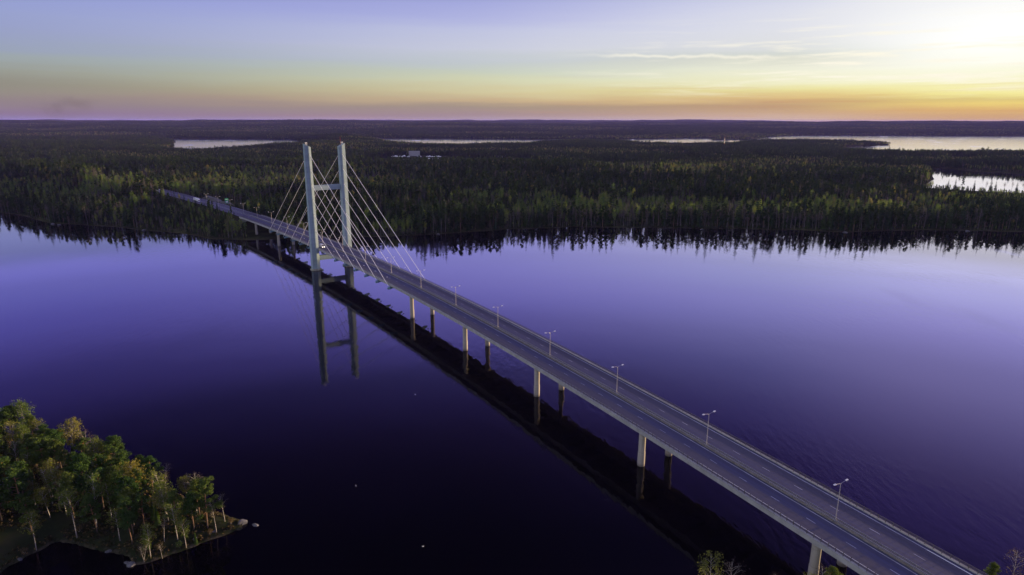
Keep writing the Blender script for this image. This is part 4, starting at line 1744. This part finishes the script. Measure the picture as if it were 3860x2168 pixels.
# the ones that show largest become individuals
pxh = SCL * 16 / np.hypot(X, Y)
vis = (abs(np.degrees(np.arctan2(X, Y))) < 39.5) & (D < 60) & ~small
indiv = np.zeros(len(X), bool)
LBL = {0: ('spruce_tree', 'spruce tree', 'dark pointed spruce in the front rows of the forest on the far shore', 'spruces in front of the far forest', 300),
       1: ('pine_tree', 'pine tree', 'dark green pine in the front rows of the forest on the far shore', 'pines in front of the far forest', 120),
       2: ('birch_tree', 'birch tree', 'light green leafing birch in the front rows of the forest on the far shore', 'green birches in front of the far forest', 220),
       3: ('bare_tree', 'bare tree', 'thin leafless pale-trunked birch in the front rows of the forest on the far shore', 'leafless birches in front of the far forest', 240),
       4: ('golden_birch', 'birch tree', 'golden brown birch in the front rows of the forest on the far shore', 'golden birches in front of the far forest', 60)}
for ki in range(5):
    c_ = np.where((KI == ki) & vis)[0]
    c_ = c_[np.argsort(-pxh[c_])][:LBL[ki][4]]
    indiv[c_] = True
    nm, cat, lab, grp, _ = LBL[ki]
    for i in c_:
        o = bpy.data.objects.new(nm, FT[ID[i]])
        COL.objects.link(o)
        o.location = (X[i], Y[i], Z[i])
        o.rotation_euler = (0, 0, RZ[i])
        o.scale = (SCL[i],) * 3
        tag(o, lab, cat, grp)
rest = ~indiv
PX, PY, PZ, PS, PR, PI_, PW = [X[rest]], [Y[rest]], [Z[rest]], [SCL[rest]], [RZ[rest]], [ID[rest]], [np.ones(int(rest.sum()))]
# zones 2 and 3: groups
for r0, r1, cell, sc, seed in ((1500, 3600, 13.5, 1.0, 2), (3600, 9500, 30, 1.75, 3)):
    X, Y = scatter(r0, r1, -45, 45, cell, seed)
    D = land_sdf(X, Y)
    k = clear_mask(X, Y, D) & (D > 6)
    X, Y, D = X[k], Y[k], D[k]
    Z = ground_h(X, Y, D)
    st = stand(X, Y) if sc == 1 else 1 / (1 + np.exp(-(fbm(X / 700 + 40, Y / 420 + 7, 4) - .54) * 24))
    gi = np.clip(st * 4.6 + r_.normal(.7, .8, len(X)), 0, 6.99).astype(int)
    PX.append(X); PY.append(Y); PZ.append(Z - (0 if sc == 1 else 2))
    PS.append((1.05 - .25 * st) * np.clip(r_.normal(.95, .12, len(X)), .65, 1.3))
    PW.append(np.full(len(X), sc))
    PR.append(r_.random(len(X)) * 6.28)
    PI_.append(np.array(CIDX)[gi if sc == 1 else np.minimum(gi, 5)])
PX, PY, PZ, PS, PR, PI_, PW = [np.concatenate(q) for q in (PX, PY, PZ, PS, PR, PI_, PW)]
print('forest instances', len(PX), 'individual', int(indiv.sum()))
me = bpy.data.meshes.new('forest')
me.vertices.add(len(PX))
me.vertices.foreach_set('co', np.stack([PX, PY, PZ], 1).astype(np.float32).ravel())
for nm, dt, arr in (('scl', 'FLOAT', PS), ('wid', 'FLOAT', PS * PW), ('rot', 'FLOAT', PR), ('idx', 'INT', PI_)):
    at = me.attributes.new(nm, dt, 'POINT')
    at.data.foreach_set('value', arr.astype(np.float32 if dt == 'FLOAT' else np.int32))
forest = bpy.data.objects.new('forest', me)
COL.objects.link(forest)
tag(forest, 'dense mixed forest of spruce, pine and birch covering the land beyond the water', 'forest', None, 'stuff')
ng = bpy.data.node_groups.new('forest_scatter', 'GeometryNodeTree')
ng.interface.new_socket('Geometry', in_out='INPUT', socket_type='NodeSocketGeometry')
ng.interface.new_socket('Geometry', in_out='OUTPUT', socket_type='NodeSocketGeometry')
gi_ = ng.nodes.new('NodeGroupInput')
go_ = ng.nodes.new('NodeGroupOutput')
iop = ng.nodes.new('GeometryNodeInstanceOnPoints')
ci = ng.nodes.new('GeometryNodeCollectionInfo')
ci.inputs['Collection'].default_value = tmpl
ci.inputs['Separate Children'].default_value = True
ci.inputs['Reset Children'].default_value = True


def named(nm, dt):
    q = ng.nodes.new('GeometryNodeInputNamedAttribute')
    q.data_type = dt
    q.inputs['Name'].default_value = nm
    return q.outputs['Attribute']


cx = ng.nodes.new('ShaderNodeCombineXYZ')
ng.links.new(named('rot', 'FLOAT'), cx.inputs[2])
ng.links.new(gi_.outputs[0], iop.inputs['Points'])
ng.links.new(ci.outputs[0], iop.inputs['Instance'])
iop.inputs['Pick Instance'].default_value = True
ng.links.new(named('idx', 'INT'), iop.inputs['Instance Index'])
ng.links.new(cx.outputs[0], iop.inputs['Rotation'])
cs_ = ng.nodes.new('ShaderNodeCombineXYZ')
wd_ = named('wid', 'FLOAT')
ng.links.new(wd_, cs_.inputs[0])
ng.links.new(wd_, cs_.inputs[1])
ng.links.new(named('scl', 'FLOAT'), cs_.inputs[2])
ng.links.new(cs_.outputs[0], iop.inputs['Scale'])
ng.links.new(iop.outputs[0], go_.inputs[0])
md = forest.modifiers.new('scatter', 'NODES')
md.node_group = ng

for x, y, lab in ((-49.0, 893.0, 'large tan bare-crowned tree standing out from the dark forest right of the pylon'),
                  (272.0, 985.0, 'tall pale green birch rising alone from the dark forest right of centre')):
    kd = 3 if x < 0 else 2
    o = bpy.data.objects.new(LBL[kd][0], FT[FIDX[kd][1]])
    COL.objects.link(o)
    o.location = (x, y, float(ground_h(np.array([x]), np.array([y]))[0]))
    o.rotation_euler = (0, 0, 1.0)
    o.scale = (2.3, 2.3, 1.55) if kd == 3 else (1.3, 1.3, 1.6)
    tag(o, lab, LBL[kd][1])

# the row of trees against the small lake on the right
rowpts = [('spruce', 1100, 0), ]
x_row = [742, 752, 762, 778, 790, 797, 804, 812, 822, 829, 838, 846, 853, 861]
kinds_row = [0, 0, 1, 0, 3, 0, 0, 3, 3, 0, 3, 1, 0, 1]
for i, (x, kd) in enumerate(zip(x_row, kinds_row)):
    y = 1118 - (x - 742) * .50 + (i * 37 % 7) - 9
    z = float(ground_h(np.array([float(x)]), np.array([float(y)]))[0])
    nm, cat = LBL[kd][0], LBL[kd][1]
    o = bpy.data.objects.new(nm, FT[FIDX[kd][i % NV_[kd]]])
    COL.objects.link(o)
    o.location = (x, y, max(.2, z))
    o.rotation_euler = (0, 0, i * 1.7)
    o.scale = ((1.05 + .1 * (i % 3)),) * 3
    tag(o, '%s against the small bright lake, %s from the left in the row' % (('dark spruce', 'dark pine', '', 'thin bare tree')[kd], ('first', 'second', 'third', 'fourth', 'fifth', 'sixth', 'seventh', 'eighth', 'ninth', 'tenth', 'eleventh', 'twelfth', 'thirteenth', 'fourteenth')[i]),
        cat, 'row of trees before the small lake')

# ------------------------------------------------------------------ far buildings, boats, mast


def gz(x, y):
    return max(.3, float(ground_h(np.array([float(x)]), np.array([float(y)]))[0]))


def block(name, x, y, w, dp, h, rz, lab, cat, storeys, wall, roof):
    o = empty(name, (x, y, gz(x, y) - .5), rz)
    tag(o, lab, cat)
    mb = MB()
    mb.box((-w / 2, -dp / 2, 0), (w / 2, dp / 2, h))
    mb.build('wall', wall, o)
    mb = MB()
    mb.box((-w / 2 - .4, -dp / 2 - .4, h + .003), (w / 2 + .4, dp / 2 + .4, h + .5))
    mb.build('roof', roof, o)
    sh = h / storeys
    nwin = max(3, int(w / 3.4))
    for st in range(storeys):
        for j in range(nwin):
            xx = -w / 2 + (j + .5) * w / nwin
            mb = MB()
            mb.box((xx - .8, -dp / 2 - .04, st * sh + sh * .35), (xx + .8, -dp / 2 + .02, st * sh + sh * .8))
            mb.build('window', M['glass_dark'], o)
    return o


block('hotel_building', -308, 2078, 34, 14, 15, radians(8), 'grey multi-storey block among trees above the boat yard', 'building', 5, M['facade'], M['roof'])
block('boat_shed', -12, 2005, 38, 12, 5, radians(4), 'low pale shed with a light roof right of the boat yard', 'building', 1, M['facade'], M['roof'])
boat = None
bspots = [(-262, 2036), (-256, 2040), (-247, 2036), (-240, 2038), (-234, 2034), (-228, 2037), (-222, 2034), (-370, 2040), (-362, 2046), (-356, 2036), (-349, 2048), (-340, 2030), (-336, 2050), (-285, 2040), (-292, 2050), (-320, 2034),
          (-250, 1980), (-241, 1978), (-232, 1981), (-224, 1979)]
for i, (x, y) in enumerate(bspots):
    onw = i >= 16
    lab = ('white boat moored on the dark inlet below the boat yard, %s from left' % ('first', 'second', 'third', 'fourth')[i - 16]) if onw else 'white boat laid up ashore in the distant boat yard'
    z = .0 if onw else gz(x, y) + .8
    if boat is None:
        boat = empty('boat', (x, y, z), 1.2)
        tag(boat, lab, 'boat', 'white boats of the distant boat yard')
        mb = MB()
        side_prism(mb, [(-3.6, 0), (3.2, 0), (5.0, 1.6), (-3.8, 1.3)], -1.3, 1.3)
        fixn(mb.build('hull', M['white_paint'], boat))
        mb = MB()
        side_prism(mb, [(-2.6, 1.45), (1.6, 1.5), (.8, 2.9), (-2.0, 2.8)], -1.0, 1.0)
        fixn(mb.build('cabin', M['white_paint'], boat))
    else:
        copy_tree(boat, (x, y, z), 1.2 + .5 * math.sin(i * 3.1), 1.0 + .3 * math.sin(i * 1.7), lab)
mast = empty('radio_mast', (847, 2644, gz(847, 2644)))
tag(mast, 'tall red and white lattice mast rising above the distant forest', 'mast')
for i in range(7):
    mb = MB()
    z0_, z1_ = i * 6.5, (i + 1) * 6.5
    w = 1.0 - .1 * i
    for sx, sy in ((-1, -1), (1, -1), (0, 1)):
        mb.tube([(sx * w, sy * w, z0_), (sx * (w - .1), sy * (w - .1), z1_)], .16, 4)
    for q in range(3):
        zz = z0_ + 2.1 * q
        mb.tube([(-w, -w, zz), (w, -w, zz + 2.1)], .09, 3)
        mb.tube([(w, -w, zz), (0, w, zz + 2.1)], .09, 3)
        mb.tube([(0, w, zz), (-w, -w, zz + 2.1)], .09, 3)
    mb.build('mast_section', M['red'] if i % 2 == 0 else M['sign_white'], mast)
# bare gravel terrace beyond the boat yard
mb = MB()
xs = np.linspace(-490, -285, 30)
ys = np.linspace(2660, 2790, 14)
vs = []
for y in ys:
    for x in xs:
        e = min(1, (x + 490) / 25, (-285 - x) / 25, (y - 2660) / 20, (2790 - y) / 20)
        vs.append((x, y, float(ground_h(np.array([x]), np.array([y]))[0]) - 1 + max(0, e) * (9 + 4 * vnoise(np.array(x / 60), np.array(y / 60)))))
f = [(j * 30 + i, j * 30 + i + 1, (j + 1) * 30 + i + 1, (j + 1) * 30 + i) for j in range(13) for i in range(29)]
mb.add(vs, f)
tag(mb.build('hill', M['gravel'], None, True), kind='structure')

# gulls resting on the water
gl = None
M['gull'] = plain('white_feathers', (.85, .85, .86), .6)
for x, y, rz, lab in ((-50.1, 185.3, .6, 'white gull resting on the black water right of the wooded point'),
                      (-24.5, 154.8, 2.0, 'white gull resting on the black water closest to the bottom edge'),
                      (-41.4, 256.8, 1.3, 'white gull resting on the purple water left of the bridge reflection')):
    if gl is None:
        mb = MB()
        mb.tube([(0, -.36, .09), (0, -.26, .10), (0, -.12, .09), (0, .02, .085), (0, .13, .12), (0, .19, .20), (0, .22, .25), (0, .27, .26), (0, .33, .245)],
                [.02, .07, .115, .12, .085, .055, .06, .05, .01], 10)
        gl = mb.build('gull', M['gull'], None, True, (x, y, 0))
        gl.rotation_euler = (0, 0, rz)
        tag(gl, lab, 'gull')
    else:
        copy_tree(gl, (x, y, 0), rz, None, lab)

# ------------------------------------------------------------------ haze
hz, n, b = new_mat('haze')
hz.node_tree.nodes.remove(b)
pv = n.new('ShaderNodeVolumePrincipled')
pv.inputs['Color'].default_value = (.34, .30, 1.0, 1)
pv.inputs['Density'].default_value = 2.0e-5
pv.inputs['Anisotropy'].default_value = 0
n.link(pv.outputs[0], hz.node_tree.nodes['Material Output'].inputs['Volume'])
mb = MB()
mb.box((-27000, -27000, -7.5), (27000, 27000, 132))
hzo = mb.build('haze', hz)
tag(hzo, kind='stuff')

# thin smoke rising far off at the left
sm, n, b = new_mat('smoke')
sm.node_tree.nodes.remove(b)
t = n.new('ShaderNodeTexCoord')
sub = n.new('ShaderNodeVectorMath', operation='LENGTH')
mpv = n.new('ShaderNodeMapping')
mpv.inputs['Location'].default_value = (-1, -1, -1)
mpv.inputs['Scale'].default_value = (2, 2, 2)
n.link(t.outputs['Generated'], mpv.inputs[0])
n.link(mpv.outputs[0], sub.inputs[0])
nz = n.noise(t.outputs['Object'], .006, 4, .6)
den = n.math('MULTIPLY', n.smooth(sub.outputs['Value'], 1.0, .3), n.smooth(nz, .45, .65))
pv = n.new('ShaderNodeVolumePrincipled')
pv.inputs['Color'].default_value = (.16, .15, .20, 1)
n.link(n.math('MULTIPLY', den, .0011), pv.inputs['Density'])
n.link(pv.outputs[0], sm.node_tree.nodes['Material Output'].inputs['Volume'])
bm = bmesh.new()
bmesh.ops.create_icosphere(bm, subdivisions=3, radius=1)
me = bpy.data.meshes.new('smoke')
bm.to_mesh(me)
bm.free()
for v in me.vertices:
    v.co = Vector((v.co.x * 420 + v.co.z * 330, v.co.y * 300, v.co.z * 185))
me.materials.append(sm)
smo = bpy.data.objects.new('smoke', me)
COL.objects.link(smo)
smo.location = (-6420, 9600, 285)
smo.scale = (1.35, 1.3, 1.25)
tag(smo, 'faint grey smoke drifting above the far left horizon', 'smoke', None, 'stuff')
